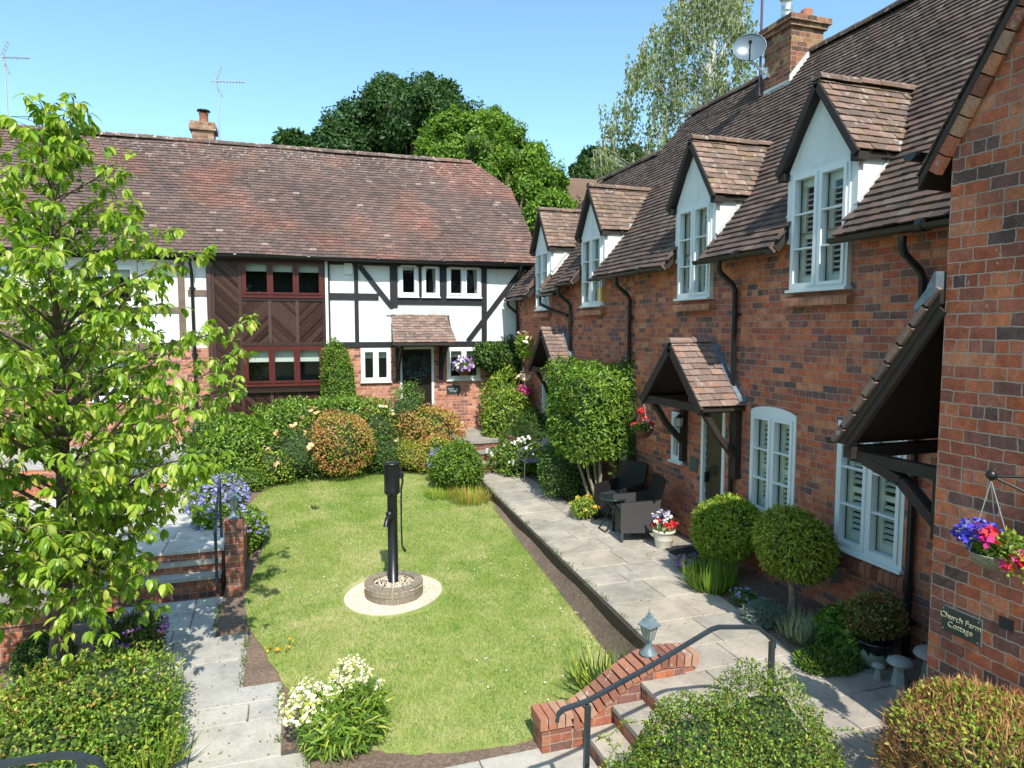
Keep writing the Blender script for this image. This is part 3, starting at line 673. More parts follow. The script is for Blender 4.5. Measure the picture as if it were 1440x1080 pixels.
# brown boarded bay
b = MB()
for q_ in ((-1.72, -1.02, .9, 4.9), (.83, .86, .9, 4.9), (-1.02, .83, .9, 1.85), (-1.02, .83, 2.80, 3.95), (-1.02, .83, 4.80, 4.9)): fbox(b, FF, *q_, .0, .03)
cols = [-1.62, -1.04, -.40, .22, .84]
for (a, c), dr in zip(zip(cols, cols[1:]), (1, -1, 1, -1)):
    diag_boards(b, FF, a + .03, c - .03, (1.0 if dr == 1 and a < -1.3 else 2.88), (4.86 if a < -1.3 else 3.90), dr, .035)
diag_boards(b, FF, -1.0, .82, 1.0, 1.78, 1, .035)
cl = b.build('boarded_cladding', BROWNW, far)
q = MB()
for u in cols: fbox(q, FF, u - .035, u + .035, .95, 4.88, .03, .062)
for u0, u1 in [(-1.75, -1.655)]: fbox(q, FF, u0, u1, .6, 4.9, .03, .09)
for z in (3.90, 2.83, 1.80): fbox(q, FF, -1.03, .86, z - .04, z + .03, .03, .075)
fbox(q, FF, -1.08, .86, 1.69, 1.75, .03, .13); q.build('batten', BROWNW, cl)
q = MB(); fbox(q, FF, .87, .94, 2.8, 4.9, .03, .06); q.build('white_batten', WHITE, cl)
FB = lambda u, z, d: (u, YF - .06 - d, z)
window(FB, -1.0, .83, 3.95, 4.80, far, REDW, 3, 0, inner='blind_short', fw=.05, sash=.05); window(FB, -1.0, .80, 1.86, 2.78, far, REDW, 3, 0, inner='blind', fw=.05, sash=.05)
window(FF, 1.69, 2.42, 1.88, 2.72, far, WHITE, 2, 0, inner='blind_short', proud=.02); window(FF, 3.86, 4.75, 1.88, 2.72, far, WHITE, 2, 0, inner='blind_short', proud=.02)
window(FF, 2.65, 3.14, 4.0, 4.82, far, WHITE, 1, 0, proud=.035); window(FF, 3.23, 3.68, 4.0, 4.81, far, WHITE, 1, 0, inner='curtain', proud=.035); window(FF, 3.87, 4.77, 4.0, 4.81, far, WHITE, 2, 0, inner='curtain', proud=.035)
for a in lw + lu: window(FF, *a, far, WHITE, 2, 0, inner='blind_short', proud=.02)
door(FF, 2.65, 3.52, .6, 2.74, far, WHITE, DOORG, dirn=-1)
# roof
RZ0, RY0, RYR, RZR = 4.87, 16.88, 19.80, 8.02; pf = math.atan2(RZR - RZ0, RYR - RY0); Vf = Vector((0, math.cos(pf), math.sin(pf))); hf = math.hypot(RZR - RZ0, RYR - RY0)
def clf(v):
    z = RZ0 + v * math.sin(pf); return (0, 15.95 - (0 if z < 7.1 else (z - 7.1) / (RZR - 7.1) * 1.05) - (.06 * math.sin(z * 2)))
r = MB(); tiles(r, (-9.7, RY0, RZ0), (1, 0, 0), Vf, 15.95, hf, clip=clf, sag=.014, wob=.0025, lift=.032, th=.02, gauge=.105)
ridge(r, (-9.7, RYR, RZR - .0), (5.2, RYR, RZR - .0), .12); fr = r.build('roof', TILEF, far)
r = MB(); nn = Vector((0, -math.sin(pf), math.cos(pf))); p, q = Vector((-9.7, RY0 + .02, RZ0)) - nn * .015, Vector((-9.7, RYR, RZR)) - nn * .015
zh = 7.1; yh = RY0 + (zh - RZ0) / math.tan(pf); hr = 2 * RYR - yh
r.prism([p, q, q - nn * .1, p - nn * .1], (14.9, 0, 0)); r.prism([(5.2, RY0 + .02, RZ0 - .01), (6.2, RY0 + .02, RZ0 - .01), (6.2, yh, zh - .02), (5.2, RYR, RZR - .03)], nn * -.09)
r.prism([(-9.7, RYR + .02, RZR - .02), (-9.7, 2 * RYR - RY0, RZ0), (6.2, 2 * RYR - RY0, RZ0), (6.2, hr, zh - .02), (5.2, RYR + .02, RZR - .02)], (0, 0, -.1), 1)
r.prism([(6.22, yh - .03, zh), (6.22, hr, zh), (5.18, RYR, RZR + .02)], (-.06, 0, -.06), 1)
r.build('roof_deck', [DARK, TILEF], fr)
gutter((-9.7, RY0 - .05, RZ0 - .01), (6.15, RY0 - .05, RZ0 - .01), far)
m = MB(); fbox(m, FF, -9.5, 6.1, 4.74, 4.90, .02, .05); fbox(m, FF, -9.5, 6.1, 4.86, 4.90, .05, .32); m.build('fascia', BLACKP, far)
downpipe(FF, -2.05, .5, 4.82, far, d0=.36); downpipe(FF, 5.75, 2.2, 4.82, far, d0=.36)
# lean-to porch over the door
def lean_to(u0, u1, zb, zt, proj, parent):
    L = math.hypot(proj, zt - zb); Vp = Vector((0, proj, zt - zb)).normalized(); m = MB(); tiles(m, (u0, YF - proj, zb), (1, 0, 0), Vp, u1 - u0, L, clip=lambda v: (v * .07, u1 - u0 - v * .07), wob=.006, lift=.026)
    p = m.build('porch_roof', TILEP, parent); k = MB(); k.prism([(u0 + .02, YF - proj, zb - .01), (u0 + .08, YF, zt - .02), (u0 + .08, YF, zb - .07), (u0 + .02, YF - proj, zb - .07)], (u1 - u0 - .08, 0, 0))
    for u in (u0 + .22, u1 - .22):
        k.box((u - .045, YF - proj + .06, zb - .13), (u + .045, YF, zb - .05)); k.box((u - .05, YF - .08, zb - .95), (u + .05, YF, zb - .1)); k.bar((u, YF - proj + .15, zb - .12), (u, YF - .04, zb - .72), .06, .09)
    k.build('porch_frame', DARK, p); f = MB(); f.prism([(u0 - .05, YF - .012, zt - .03), (u1 + .02, YF - .012, zt - .03), (u1 - .02, YF - .012, zt + .12), (u0 - .02, YF - .012, zt + .12)], (0, -.02, 0))
    f.build('flashing', LEADW, p); return p
lean_to(2.38, 3.92, 2.86, 3.56, .85, far); lean_to(-7.2, -4.6, 2.95, 3.7, .95, far)
c = MB(); c.box((-2.25, 19.9, 7.5), (-1.72, 20.4, 8.45)); c.box((-2.31, 19.84, 8.36), (-1.66, 20.46, 8.50)); c.box((-2.28, 19.87, 8.50), (-1.69, 20.43, 8.58)); cc = c.build('chimney', mat_brick('tan_chimney_brick', dirt=.6, seed=4, cols=[(0, (.2, .11, .07)), (.5, (.36, .2, .12)), (1, (.44, .29, .19))]), far)
m = MB(); m.lathe([(.12, 0), (.11, .04), (.105, .22), (.125, .25)], (-1.97, 20.1, 8.58), 16); m.build('chimney_pot', CLAY, cc)
m = MB(); m.lathe([(.08, .25), (.08, .30), (.17, .31), (.16, .34), (.05, .36)], (-1.97, 20.1, 8.58), 16); m.build('cowl', BLACKP, cc)
# plain roof further off
fr2 = thing('distant_house', 'plain brown roof of another house showing between the trees and the cottage roofs', 'house', (13, 33, 0))
m = MB(); m.box((10.5, 30.5, 0), (17, 36, 8.0)); m.build('wall', BR, fr2)
m = MB(); m.prism([(10.2, 30.0, 7.6), (10.2, 33, 10.9), (10.2, 36, 7.6)], (7.5, 0, 0)); m.build('roof', mat_tile('plain_brown_roof', [(0, (.15, .10, .07)), (1, (.17, .115, .08))], lichen=.1), fr2)
# ================================================================== GROUND, LAWN, PATHS
def in_poly(P, poly):
    x, y = P[:, 0], P[:, 1]; c = np.zeros(len(P), bool); n = len(poly)
    for i in range(n):
        x0, y0 = poly[i]; x1, y1 = poly[(i + 1) % n]
        t = ((y0 > y) != (y1 > y)); xx = (x1 - x0) * (y - y0) / ((y1 - y0) if y1 != y0 else 1e-9) + x0
        c ^= t & (x < xx)
    return c
def smooth_poly(pts, it=2):
    for _ in range(it):
        q = []
        for i in range(len(pts)):
            a, b = pts[i], pts[(i + 1) % len(pts)]; q += [(a[0] * .75 + b[0] * .25, a[1] * .75 + b[1] * .25), (a[0] * .25 + b[0] * .75, a[1] * .25 + b[1] * .75)]
        pts = q
    return pts
s = NT('soil'); f = s.noise(30, 6, .7); c1 = s.ramp(f, [(.25, (.08, .052, .038)), (.5, (.19, .13, .095)), (.7, (.31, .225, .165)), (.82, (.5, .42, .35))])
s.set(s.p, 'Base_Color', s.mix(.6, c1, s.ramp(s.noise(2.5, 4), [(.3, .35), (.7, .62)]), 'OVERLAY')); s.set(s.p, 'Roughness', .95); s.bump(f, .9, .02); SOIL = s.m
s = NT('lawn_turf'); f = s.noise(1.1, 5, .65); f2 = s.noise(6, 4, .6)
c1 = s.ramp(f, [(.3, (.16, .24, .04)), (.5, (.27, .32, .09)), (.66, (.42, .40, .19))]); c1 = s.mix(.5, c1, s.ramp(f2, [(.3, (.3, .42, .3)), (.7, (.68, .6, .55))]), 'OVERLAY')
s.set(s.p, 'Base_Color', c1); s.set(s.p, 'Roughness', .95); s.bump(s.noise(120, 3), .9, .01); TURF = s.m
s = NT('far_grass'); s.set(s.p, 'Base_Color', s.ramp(s.noise(.3, 5), [(.3, (.04, .07, .015)), (.7, (.09, .12, .03))])); s.set(s.p, 'Roughness', .95); FGR = s.m
def mat_stone(name, base, warm=.0, dark=.5):
    s = NT(name); r = s.island(); k = tuple(base)
    col = s.ramp(r, [(0, tuple(v * .88 for v in k)), (.5, k), (1, (k[0] * 1.1, k[1] * 1.06, k[2] * 1.0))])
    col = s.mix(.45, col, s.ramp(s.noise(1.3, 5, .6, dist=1.2), [(.35, .3), (.5, .5), (.65, .66)]), 'OVERLAY')
    col = s.mix(dark, col, s.ramp(s.noise(3.2, 6, .65, dist=.6), [(.32, .28), (.5, .5), (.7, .66)]), 'OVERLAY')
    col = s.mix(.35, col, s.ramp(s.noise(28, 5, .7), [(.3, .35), (.7, .65)]), 'OVERLAY')
    col = s.mix(s.math('MULTIPLY', thr(s, s.noise(8, 6, .78), .56, .68), .5), col, c4((.14, .125, .10)))
    s.set(s.p, 'Base_Color', col); s.set(s.p, 'Roughness', .85); s.bump(s.noise(20, 6, .6), .45, .01); return s.m
STONE = mat_stone('riven_stone', (.37, .33, .275), dark=.42); STONEL = mat_stone('grey_concrete_slab', (.40, .385, .345), dark=.35)
m = MB(); m.add([(-400, -400, -.95), (400, -400, -.95), (400, 400, -.95), (-400, 400, -.95)], [(0, 1, 2, 3)]); tag(m.build('ground', FGR), kind='structure')
LX = lambda y: -.9 if y > 8.5 else (-.53 if y > 7.2 else (-.15 if y > 6.1 else .09))
soil = [(.09, 5.42), (3.42, 5.42), (3.42, 6.2), (3.72, 12.8), (3.95, 15.9), (3.95, 17.15), (-2.1, 17.15), (-2.1, 13), (-.9, 13), (-.9, 8.5), (-.53, 8.5), (-.53, 7.2), (-.15, 7.2), (-.15, 6.1), (.09, 6.1)]
m = MB(); m.prism([(x, y, lawn_z(y) - .02) for x, y in soil], (0, 0, -.35)); tag(m.build('flower_bed_soil', SOIL), kind='structure')
lpx = [(345, 708), (395, 676), (455, 664), (560, 652), (640, 668), (686, 700), (728, 738), (777, 780), (822, 822), (866, 872), (884, 900), (893, 915), (895, 930), (888, 942), (866, 960), (812, 996), (760, 1032), (745, 1040), (650, 1056), (540, 1058), (480, 1040), (415, 985), (378, 925), (340, 862), (352, 815), (372, 770), (362, 735)]
lawn = smooth_poly([tuple(lawn_at(x, y))[:2] for x, y in lpx], 3); rj = random.Random(2); lawn = [(x + rj.uniform(-.018, .018), y + rj.uniform(-.018, .018)) for x, y in lawn]
m = MB(); m.prism([(x, y, lawn_z(y)) for x, y in lawn], (0, 0, -.05)); tag(m.build('lawn', TURF), kind='structure')
def slabs(name, mat, ys, xl, xr, zf, th=.045, gap=.008, lens=(.45, .9), skirt=None, body=None):
    m = MB(); y = ys[0]; r = random.Random(hash(name) % 99 + 3)
    r = random.Random(len(name))
    while y < ys[1] - .05:
        dy = min(r.choice([.45, .6, .6, .3]), ys[1] - y)
        a, b = xl(y + dy / 2), xr(y + dy / 2); x = a; stepped = abs(xr(y + .01) - xr(y + dy - .01)) > .2
        while x < b - .02:
            dx = r.uniform(*lens); 
            if b - x - dx < .25: dx = b - x
            t = r.uniform(-.004, .004)
            x0, x1, y0, y1 = x + gap / 2, x + dx - gap / 2, y + gap / 2, y + dy - gap / 2
            if x == a: xa0, xa1 = xl(y0) + gap / 2, xl(y1) + gap / 2
            else: xa0 = xa1 = x0
            if x + dx >= b - 1e-6 and stepped: xb0 = xb1 = b
            elif x + dx >= b - 1e-6: xb0, xb1 = xr(y0), xr(y1)
            else: xb0 = xb1 = x1
            z0, z1 = zf(y0) + t, zf(y1) + t; e = .007
            vs = [(xa0, y0, z0 - th), (xb0, y0, z0 - th), (xb1, y1, z1 - th), (xa1, y1, z1 - th), (xa0, y0, z0 - e), (xb0, y0, z0 - e), (xb1, y1, z1 - e), (xa1, y1, z1 - e),
                  (xa0 + e, y0 + e, z0), (xb0 - e, y0 + e, z0), (xb1 - e, y1 - e, z1), (xa1 + e, y1 - e, z1)]
            m.add(vs, [(0, 1, 5, 4), (1, 2, 6, 5), (2, 3, 7, 6), (3, 0, 4, 7), (4, 5, 9, 8), (5, 6, 10, 9), (6, 7, 11, 10), (7, 4, 8, 11), (8, 9, 10, 11)])
            x += dx
        y += dy
    return tag(m.build(name, mat), kind='structure')
def lerp_tab(tab):
    def f(y):
        if y <= tab[0][0]: return tab[0][1]
        for (a, p), (b, q) in zip(tab, tab[1:]):
            if y <= b: return p + (q - p) * (y - a) / (b - a)
        return tab[-1][1]
    return f
xlp = lerp_tab([(5.32, 3.44), (6.2, 3.44), (12.8, 3.76), (15.9, 3.95)])
xrp = lerp_tab([(5.32, 4.66), (6.2, 4.80), (7.9, 4.95), (7.92, 5.73), (10.3, 5.73), (10.32, 4.85), (13, 4.85), (15.9, 4.9)])
slabs('stone_path', STONE, (5.32, 15.85), xlp, xrp, lambda y: 0)
slabs('stone_paving', STONE, (2.0, 5.32), lambda y: 2.97 if y > 4.15 else 3.45, lambda y: (4.66 if y > 4.95 else (5.73 if y > GY else G)), lambda y: 0)
m = MB()   # bedding under the paving, brown edging board on the lawn side
pl = [(3.46, 2.0), (G, 2.0), (G, GY), (5.74, GY), (5.74, 17.2), (3.97, 17.2), (3.97, 15.9), (3.78, 12.8), (3.46, 6.2), (3.46, 5.32), (2.99, 5.32), (2.99, 4.15), (3.46, 4.15)]
m.prism([(x, y, -.028) for x, y in pl], (0, 0, -.8)); tag(m.build('path_bedding', mat_plain('mortar_bed', (.42, .37, .30), .95, var=.3, vs=8)), kind='structure')
m = MB(); ys_ = [5.6 + .4 * i for i in range(25)]; rb = random.Random(4)
for a, b in zip(ys_, ys_[1:]):
    xa, xb = xlp(a) - .03, xlp(b) - .03; ha, hb_ = -.17 - .02 * math.sin(a * 3), -.17 - .02 * math.sin(b * 3)
    m.add([(xa, a, ha), (xb, b, hb_), (xb - .05, b, (hb_ + lawn_z(b)) / 2 + .02 * math.sin(b * 5)), (xa - .05, a, (ha + lawn_z(a)) / 2 + .02 * math.sin(a * 5)), (xb - .13, b, lawn_z(b) - .015), (xa - .13, a, lawn_z(a) - .015)], [(0, 1, 2, 3), (3, 2, 4, 5)], 0, True)
tag(m.build('flower_bed_soil', SOIL), kind='structure')
m = MB()
for (x0, y0), (x1, y1) in (((3.435, 5.6), (3.435, 6.2)), ((3.435, 6.2), (3.75, 12.8)), ((3.75, 12.8), (3.94, 15.9))): m.bar((x0 - .012, y0, -.29), (x1 - .012, y1, -.29 if y0 < 6 else -.27), .022, .52, mi=0)
tag(m.build('edging_board', mat_plain('brown_edging', (.07, .045, .032), .85, var=.4, vs=9)), 'brown edging board holding the stone path above the lawn', 'edging')
zl = lambda y: lawn_z(y) - .03
slabs('lower_path', STONEL, (5.55, 9.55), lambda y: -2.15, LX, zl, lens=(.6, 1.0))
slabs('lower_paving', STONEL, (2.2, 5.5), lambda y: -3.4, lambda y: (2.42 if y > 4.15 else 1.85), lambda y: -.515, lens=(.6, 1.0))
m = MB(); m.prism([(x, y, zl(y) - .03) for x, y in [(-2.15, 5.5), (.09, 5.5), (.09, 6.1), (-.15, 6.1), (-.15, 7.2), (-.53, 7.2), (-.53, 8.5), (-.9, 8.5), (-.9, 9.6), (-2.15, 9.6)]], (0, 0, -.3))
m.box((-3.4, 2.2, -.545), (2.42, 5.5, -.8)); tag(m.build('path_bedding', mat_plain('mortar_bed_grey', (.09, .085, .075), .95, var=.3, vs=8)), kind='structure')
# three stone steps at the near end
m = MB()
for i, (x0, x1, z) in enumerate(((2.70, 3.0, -.17), (2.42, 2.72, -.34))):
    m.box((x0 - .02, 4.22, z - .045), (x1, 5.30, z), 0); m.box((x0, 4.22, z - .4), (x1, 5.30, z - .045), 1)
m.box((2.985, 4.22, -.5), (3.0, 5.3, -.05), 1)
tag(m.build('stone_steps', [STONE, BRP]), kind='structure')
m = MB(); m.prism([(1.86, 1.5, -.45), (1.86, 4.14, -.45), (3.44, 4.14, -.04), (3.44, 1.5, -.04)], (0, 0, -.6)); m.box((1.86, 4.14, -.9), (3.44, 4.2, -.44))
m.prism([(1.86, 4.14, -.46), (3.44, 4.14, -.05), (3.44, 4.14, -.9), (1.86, 4.14, -.9)], (0, .06, 0)); tag(m.build('flower_bed_soil', SOIL), kind='structure')
m = MB(); m.box((4.66, 4.96, -.5), (5.74, 7.9, -.012)); m.box((4.86, 10.32, -.5), (5.74, 17.2, .0)); tag(m.build('flower_bed_soil', SOIL), kind='structure')
# left bed, terrace, steps
m = MB(); m.box((-9, 2.2, -.9), (-2.15, 9.5, -.46)); tag(m.build('flower_bed_soil', SOIL), kind='structure')
ZT = .17; sy = [at(319, 828, z=-.28).y, at(319, 806, z=-.13).y, at(319, 785, z=.02).y, at(319, 768, z=ZT).y]
m = MB(); m.box((-9, sy[3] + .03, -.8), (-.94, 17.18, ZT - .03)); tag(m.build('terrace_bedding', mat_plain('mortar_bed_pale', (.3, .28, .25), .95, var=.2)), kind='structure')
slabs('terrace', mat_stone('pale_terrace_slab', (.52, .50, .46), dark=.3), (sy[3] - .03, 14.0), lambda y: -7.5, lambda y: -.93, lambda y: ZT, lens=(.6, .9))
m = MB()
for i in range(3):
    z = (-.13, .02, ZT)[i]; y0 = sy[i + 1] - .03
    if i < 2: m.box((-3.0, y0, z - .05), (-.95, sy[i + 2] + .05, z), 0)
    m.box((-3.0, y0 + .03, z - .35), (-.95, y0 + .06, z - .05), 1)
tag(m.build('stone_steps', [STONEL, BRP]), kind='structure')
m = MB(); m.box((-9, 14.0, 0), (-3.15, 14.2, .66), 0); m.box((-9, 14.2, 0), (-1.75, 17.2, .59), 1)
for i in range(2): z = (.32, .46)[i]; m.box((-3.15, 13.35 + .32 * i, .0), (-1.95, 14.3, z - .05), 0); m.box((-3.15, 13.32 + .32 * i, z - .05), (-1.95, 14.3, z), 1)
tag(m.build('terrace', [BRP, STONEL]), kind='structure')
# far doorstep: landing and two steps down to the path
yl = at(650, 622, z=.6).y
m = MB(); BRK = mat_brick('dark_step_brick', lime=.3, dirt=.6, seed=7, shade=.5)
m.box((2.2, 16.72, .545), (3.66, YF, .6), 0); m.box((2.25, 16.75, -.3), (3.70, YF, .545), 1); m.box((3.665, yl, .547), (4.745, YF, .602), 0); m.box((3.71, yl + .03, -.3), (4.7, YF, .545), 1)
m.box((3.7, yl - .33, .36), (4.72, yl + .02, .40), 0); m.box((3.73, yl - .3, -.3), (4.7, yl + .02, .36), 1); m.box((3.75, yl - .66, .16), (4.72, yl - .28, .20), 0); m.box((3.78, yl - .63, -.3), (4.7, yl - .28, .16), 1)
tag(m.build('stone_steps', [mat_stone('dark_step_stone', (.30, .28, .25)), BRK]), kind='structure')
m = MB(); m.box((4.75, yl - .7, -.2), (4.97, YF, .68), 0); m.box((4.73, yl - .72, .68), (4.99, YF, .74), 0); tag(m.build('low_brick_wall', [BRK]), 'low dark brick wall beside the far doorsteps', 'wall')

# ================================================================== GRASS, GRAVEL, DAISIES
s = NT('lawn_blade'); f = s.noise(1.0, 5, .68, dist=.8); f = s.math('ADD', f, s.math('MULTIPLY', s.math('SUBTRACT', s.island(), .5), .30))
col = s.ramp(f, [(.30, (.15, .27, .035)), (.45, (.26, .37, .06)), (.56, (.40, .45, .12)), (.68, (.56, .50, .25)), (.8, (.62, .55, .33))])
s.set(s.p, 'Base_Color', col); s.set(s.p, 'Roughness', .65); t_ = s.n('BsdfTranslucent', Color=col); mx = s.n('MixShader', i0=.25); s.t.links.new(s.p.outputs[0], mx.inputs[1]); s.t.links.new(t_.outputs[0], mx.inputs[2]); s.t.links.new(mx.outputs[0], s.out.inputs[0]); LM = [s.m]
bb = np.array(lawn); lo, hi = bb.min(0), bb.max(0)
P = rs.uniform(lo, hi, (210000, 2)); P = P[in_poly(P, lawn)]
gp = Vector((1.26, 8.93)); rr = np.hypot(P[:, 0] - gp.x, P[:, 1] - gp.y); P = P[rr > .70]
n = len(P); P3 = np.c_[P, lawn_z(P[:, 1])]
D = np.c_[rs.normal(0, .6, (n, 2)), np.ones(n)]; Nn = np.c_[rs.normal(0, 1, (n, 2)), rs.normal(0, .3, n)]
tag(leaves('lawn_grass', P3, D, Nn, rs.uniform(.025, .055, n), .007, 'blade', LM, None), 'short mown yellow green lawn grass', 'grass', kind='stuff')
P = rs.uniform(lo, hi, (520, 2)); P = P[in_poly(P, lawn)]; cl = rs.uniform(lo, hi, (26, 2)); d = np.min(np.hypot(P[:, None, 0] - cl[None, :, 0], P[:, None, 1] - cl[None, :, 1]), axis=1)
P = P[(d < .5) & (np.hypot(P[:, 0] - gp.x, P[:, 1] - gp.y) > .75)]; n = len(P)
DW_ = mat_plain('clover_flower', (.8, .8, .76), .8)
tag(leaves('clover_flowers', np.c_[P, lawn_z(P[:, 1]) + .045], np.c_[rs.normal(0, 1, (n, 2)), np.zeros(n)], np.tile([0, -.3, 1.], (n, 1)), rs.uniform(.010, .019, n), rs.uniform(.010, .019, n), 'petal', DW_, None), 'tiny white clover flowers dotted over the lawn', 'flowers', kind='stuff')
# leaf litter blown along the paths
r = np.random.RandomState(12); n = 520; X = np.where(r.uniform(0, 1, n) < .6, r.uniform(3.5, 5.6, n), r.uniform(-2.0, -.2, n)); Y = np.where(X > 2, r.uniform(3.8, 15, n), r.uniform(5.6, 9.4, n)); Y = np.where((X > 4.6) & (Y < 7.9) & (Y > 5), r.uniform(8, 10, n), Y)
X = np.where((X > 4.75) & (Y > 10.3), X - 1.0, X); ok = ~((X < 2) & (X > np.array([LX(y) for y in Y]) - .05)); X, Y = X[ok], Y[ok]; n = len(X); Z = np.where(X > 2, .008, lawn_z(Y) - .02)
tag(leaves('leaf_litter', np.c_[X, Y, Z], np.c_[r.normal(0, 1, (n, 2)), r.normal(0, .08, n)], np.c_[r.normal(0, .15, (n, 2)), np.ones(n)], r.uniform(.015, .04, n), r.uniform(.008, .02, n), 'leaf', mat_leaf('dry_leaf', [(0, (.10, .06, .03)), (.6, (.26, .18, .08)), (1, (.35, .34, .12))], .1), None), 'dry leaf litter and petals scattered over the paving', 'leaf litter', kind='stuff')
r = np.random.RandomState(31); P = []
for _ in range(170):
    if r.uniform() < .6: y = r.uniform(5.7, 15.5); x = (xlp(y) + .015) if r.uniform() < .5 else (xrp(y) - .02)
    else: y = r.uniform(5.7, 9.4); x = LX(y) - .02
    if y > 7.9 and y < 10.3 and x > 5.6: x = 5.70
    z = .0 if x > 2 else zl(y)
    P += [(x + r.normal(0, .018), y + r.normal(0, .04), z) for _ in range(r.randint(5, 16))]
P = np.array(P); n = len(P)
tag(leaves('path_weeds', P, np.c_[r.normal(0, .7, (n, 2)), np.ones(n)], r.normal(0, 1, (n, 3)), r.uniform(.02, .06, n), r.uniform(.004, .012, n), 'leaf', mat_leaf('weed_leaf', [(0, (.06, .11, .02)), (.6, (.14, .22, .04)), (1, (.30, .28, .10))], .25), None), 'small weeds and moss along the edges of the paving', 'weeds', kind='stuff')
# gravel ring round the pump
ga = lambda t: .63 + .05 * math.sin(t * 2 + .5)
gz0 = lambda y: lawn_z(y)
n = 40; m = MB(); m.prism([(gp.x + ga(2 * math.pi * i / n) * math.cos(2 * math.pi * i / n), gp.y + ga(2 * math.pi * i / n) * math.sin(2 * math.pi * i / n), gz0(gp.y + ga(0) * math.sin(2 * math.pi * i / n)) + .012) for i in range(n)], (0, 0, -.06))
GRAV = mat_tile('cream_gravel', [(0, (.42, .33, .23)), (.5, (.66, .56, .43)), (1, (.8, .74, .62))], lichen=0)
k = MB()
def pebble(x, y, z, r):
    a = rnd.random() * 6; vs = [(x + math.cos(a + t * 2.1) * r, y + math.sin(a + t * 2.1) * r, z) for t in range(3)] + [(x, y, z + r * .7)]
    m.add(vs, [(0, 1, 3), (1, 2, 3), (2, 0, 3)])
for _ in range(5200):
    t = rnd.random() * 6.283; r_ = (ga(t) - .01) * math.sqrt(rnd.uniform(0, 1)); x, y = gp.x + r_ * math.cos(t), gp.y + r_ * math.sin(t)
    pebble(x, y, gz0(y) + .012 if r_ > .39 else lawn_z(gp.y) + .15, rnd.uniform(.007, .014))
m.lathe([(.01, .15), (.27, .15)], (gp.x, gp.y, lawn_z(gp.y)), 24)
tag(m.build('gravel', GRAV), 'cream gravel filling and ringing the stone base of the pump', 'gravel', kind='stuff')
# stone ring
ring = MB(); r0, r1 = .27, .385; nb = 16; zg = lawn_z(gp.y) - .04
for lay in range(2):
    for i in range(nb):
        a0 = 2 * math.pi * (i + .5 * lay) / nb + .02; a1 = 2 * math.pi * (i + 1 + .5 * lay) / nb - .02; z0 = zg + .115 * lay + .004; z1 = z0 + .107; st = 3
        pts = []
        for z in (z0, z1):
            for rr_ in (r0, r1 + rnd.uniform(-.004, .004)):
                for q in range(st): a = a0 + (a1 - a0) * q / (st - 1); pts.append((gp.x + rr_ * math.cos(a), gp.y + rr_ * math.sin(a), z))
        I = lambda l, r, q: l * 2 * st + r * st + q
        fs = [(I(1, 0, q), I(1, 0, q + 1), I(1, 1, q + 1), I(1, 1, q)) for q in range(st - 1)] + [(I(0, r, q), I(0, r, q + 1), I(1, r, q + 1), I(1, r, q)) for r in (0, 1) for q in range(st - 1)] + [(I(0, 0, e), I(0, 1, e), I(1, 1, e), I(1, 0, e)) for e in (0, st - 1)]
        ring.add(pts, fs)
ring.lathe([(r1 - .02, 0), (r1 - .012, .05), (r1 - .012, .22)], (gp.x, gp.y, zg), 32, mi=1, caps=False); ring.lathe([(r0 + .012, 0), (r0 + .012, .2)], (gp.x, gp.y, zg), 32, mi=1, caps=False)
tag(ring.build('stone_ring', [mat_stone('grey_brown_sett', (.24, .20, .15)), mat_plain('pale_mortar', (.4, .36, .3), .9)], base=(gp.x, gp.y, zg)), 'round two course stone ring around the foot of the black water pump', 'planter')
# water pump
PX, PY, PZ = 1.26, 8.98, lawn_z(8.98) + .13
pump = thing('water_pump', 'tall black cast iron village water pump standing in the middle of the lawn', 'pump', (PX, PY, PZ))
PB = mat_plain('black_gloss_iron', (.012, .013, .015), .33, var=.2, bump=.15, bs=20)
m = MB(); m.lathe([(.10, -.02), (.10, 0), (.068, .012), (.066, 1.20), (.072, 1.21)], (PX, PY, PZ), 24); m.build('column', PB, pump)
m = MB(); m.lathe([(.072, 0), (.10, .03), (.106, .05), (.102, .07), (.102, .40), (.108, .41), (.118, .415), (.118, .435), (.06, .445), (.02, .45)], (PX, PY, PZ + 1.2), 28)
for a in (1.2, 2.2, 3.4, 4.5, 5.6): m.tube([(PX + .103 * math.cos(a), PY + .103 * math.sin(a), PZ + 1.27), (PX + .103 * math.cos(a), PY + .103 * math.sin(a), PZ + 1.60)], .006, 6)
m.build('head', PB, pump)
m = MB(); m.tube([(PX - .02, PY - .04, PZ + .93), (PX - .05, PY - .10, PZ + .94), (PX - .085, PY - .15, PZ + .925), (PX - .11, PY - .19, PZ + .87), (PX - .115, PY - .20, PZ + .83)], [.05, .042, .034, .031, .038], 12); m.lathe([(.05, 0), (.055, .03), (.03, .05)], (PX - .05, PY - .09, PZ + .955), 12); m.build('spout', PB, pump)
m = MB(); hx = PX + .13
m.box((PX + .07, PY - .03, PZ + 1.42), (hx + .02, PY + .03, PZ + 1.5)); m.tube([(hx, PY - .035, PZ + 1.46), (hx, PY + .035, PZ + 1.46)], .028, 10); m.box((PX + .05, PY - .015, PZ + 1.52), (hx, PY + .015, PZ + 1.55))
m.build('pivot', PB, pump)
m = MB(); m.tube([(hx, PY, PZ + 1.47), (hx + .012, PY - .01, PZ + 1.38), (hx - .012, PY - .02, PZ + 1.28), (hx - .018, PY - .03, PZ + .8), (hx - .012, PY - .04, PZ + .5), (hx + .03, PY - .045, PZ + .43)], [.016, .014, .012, .011, .011, .02], 8); m.build('handle', PB, pump)

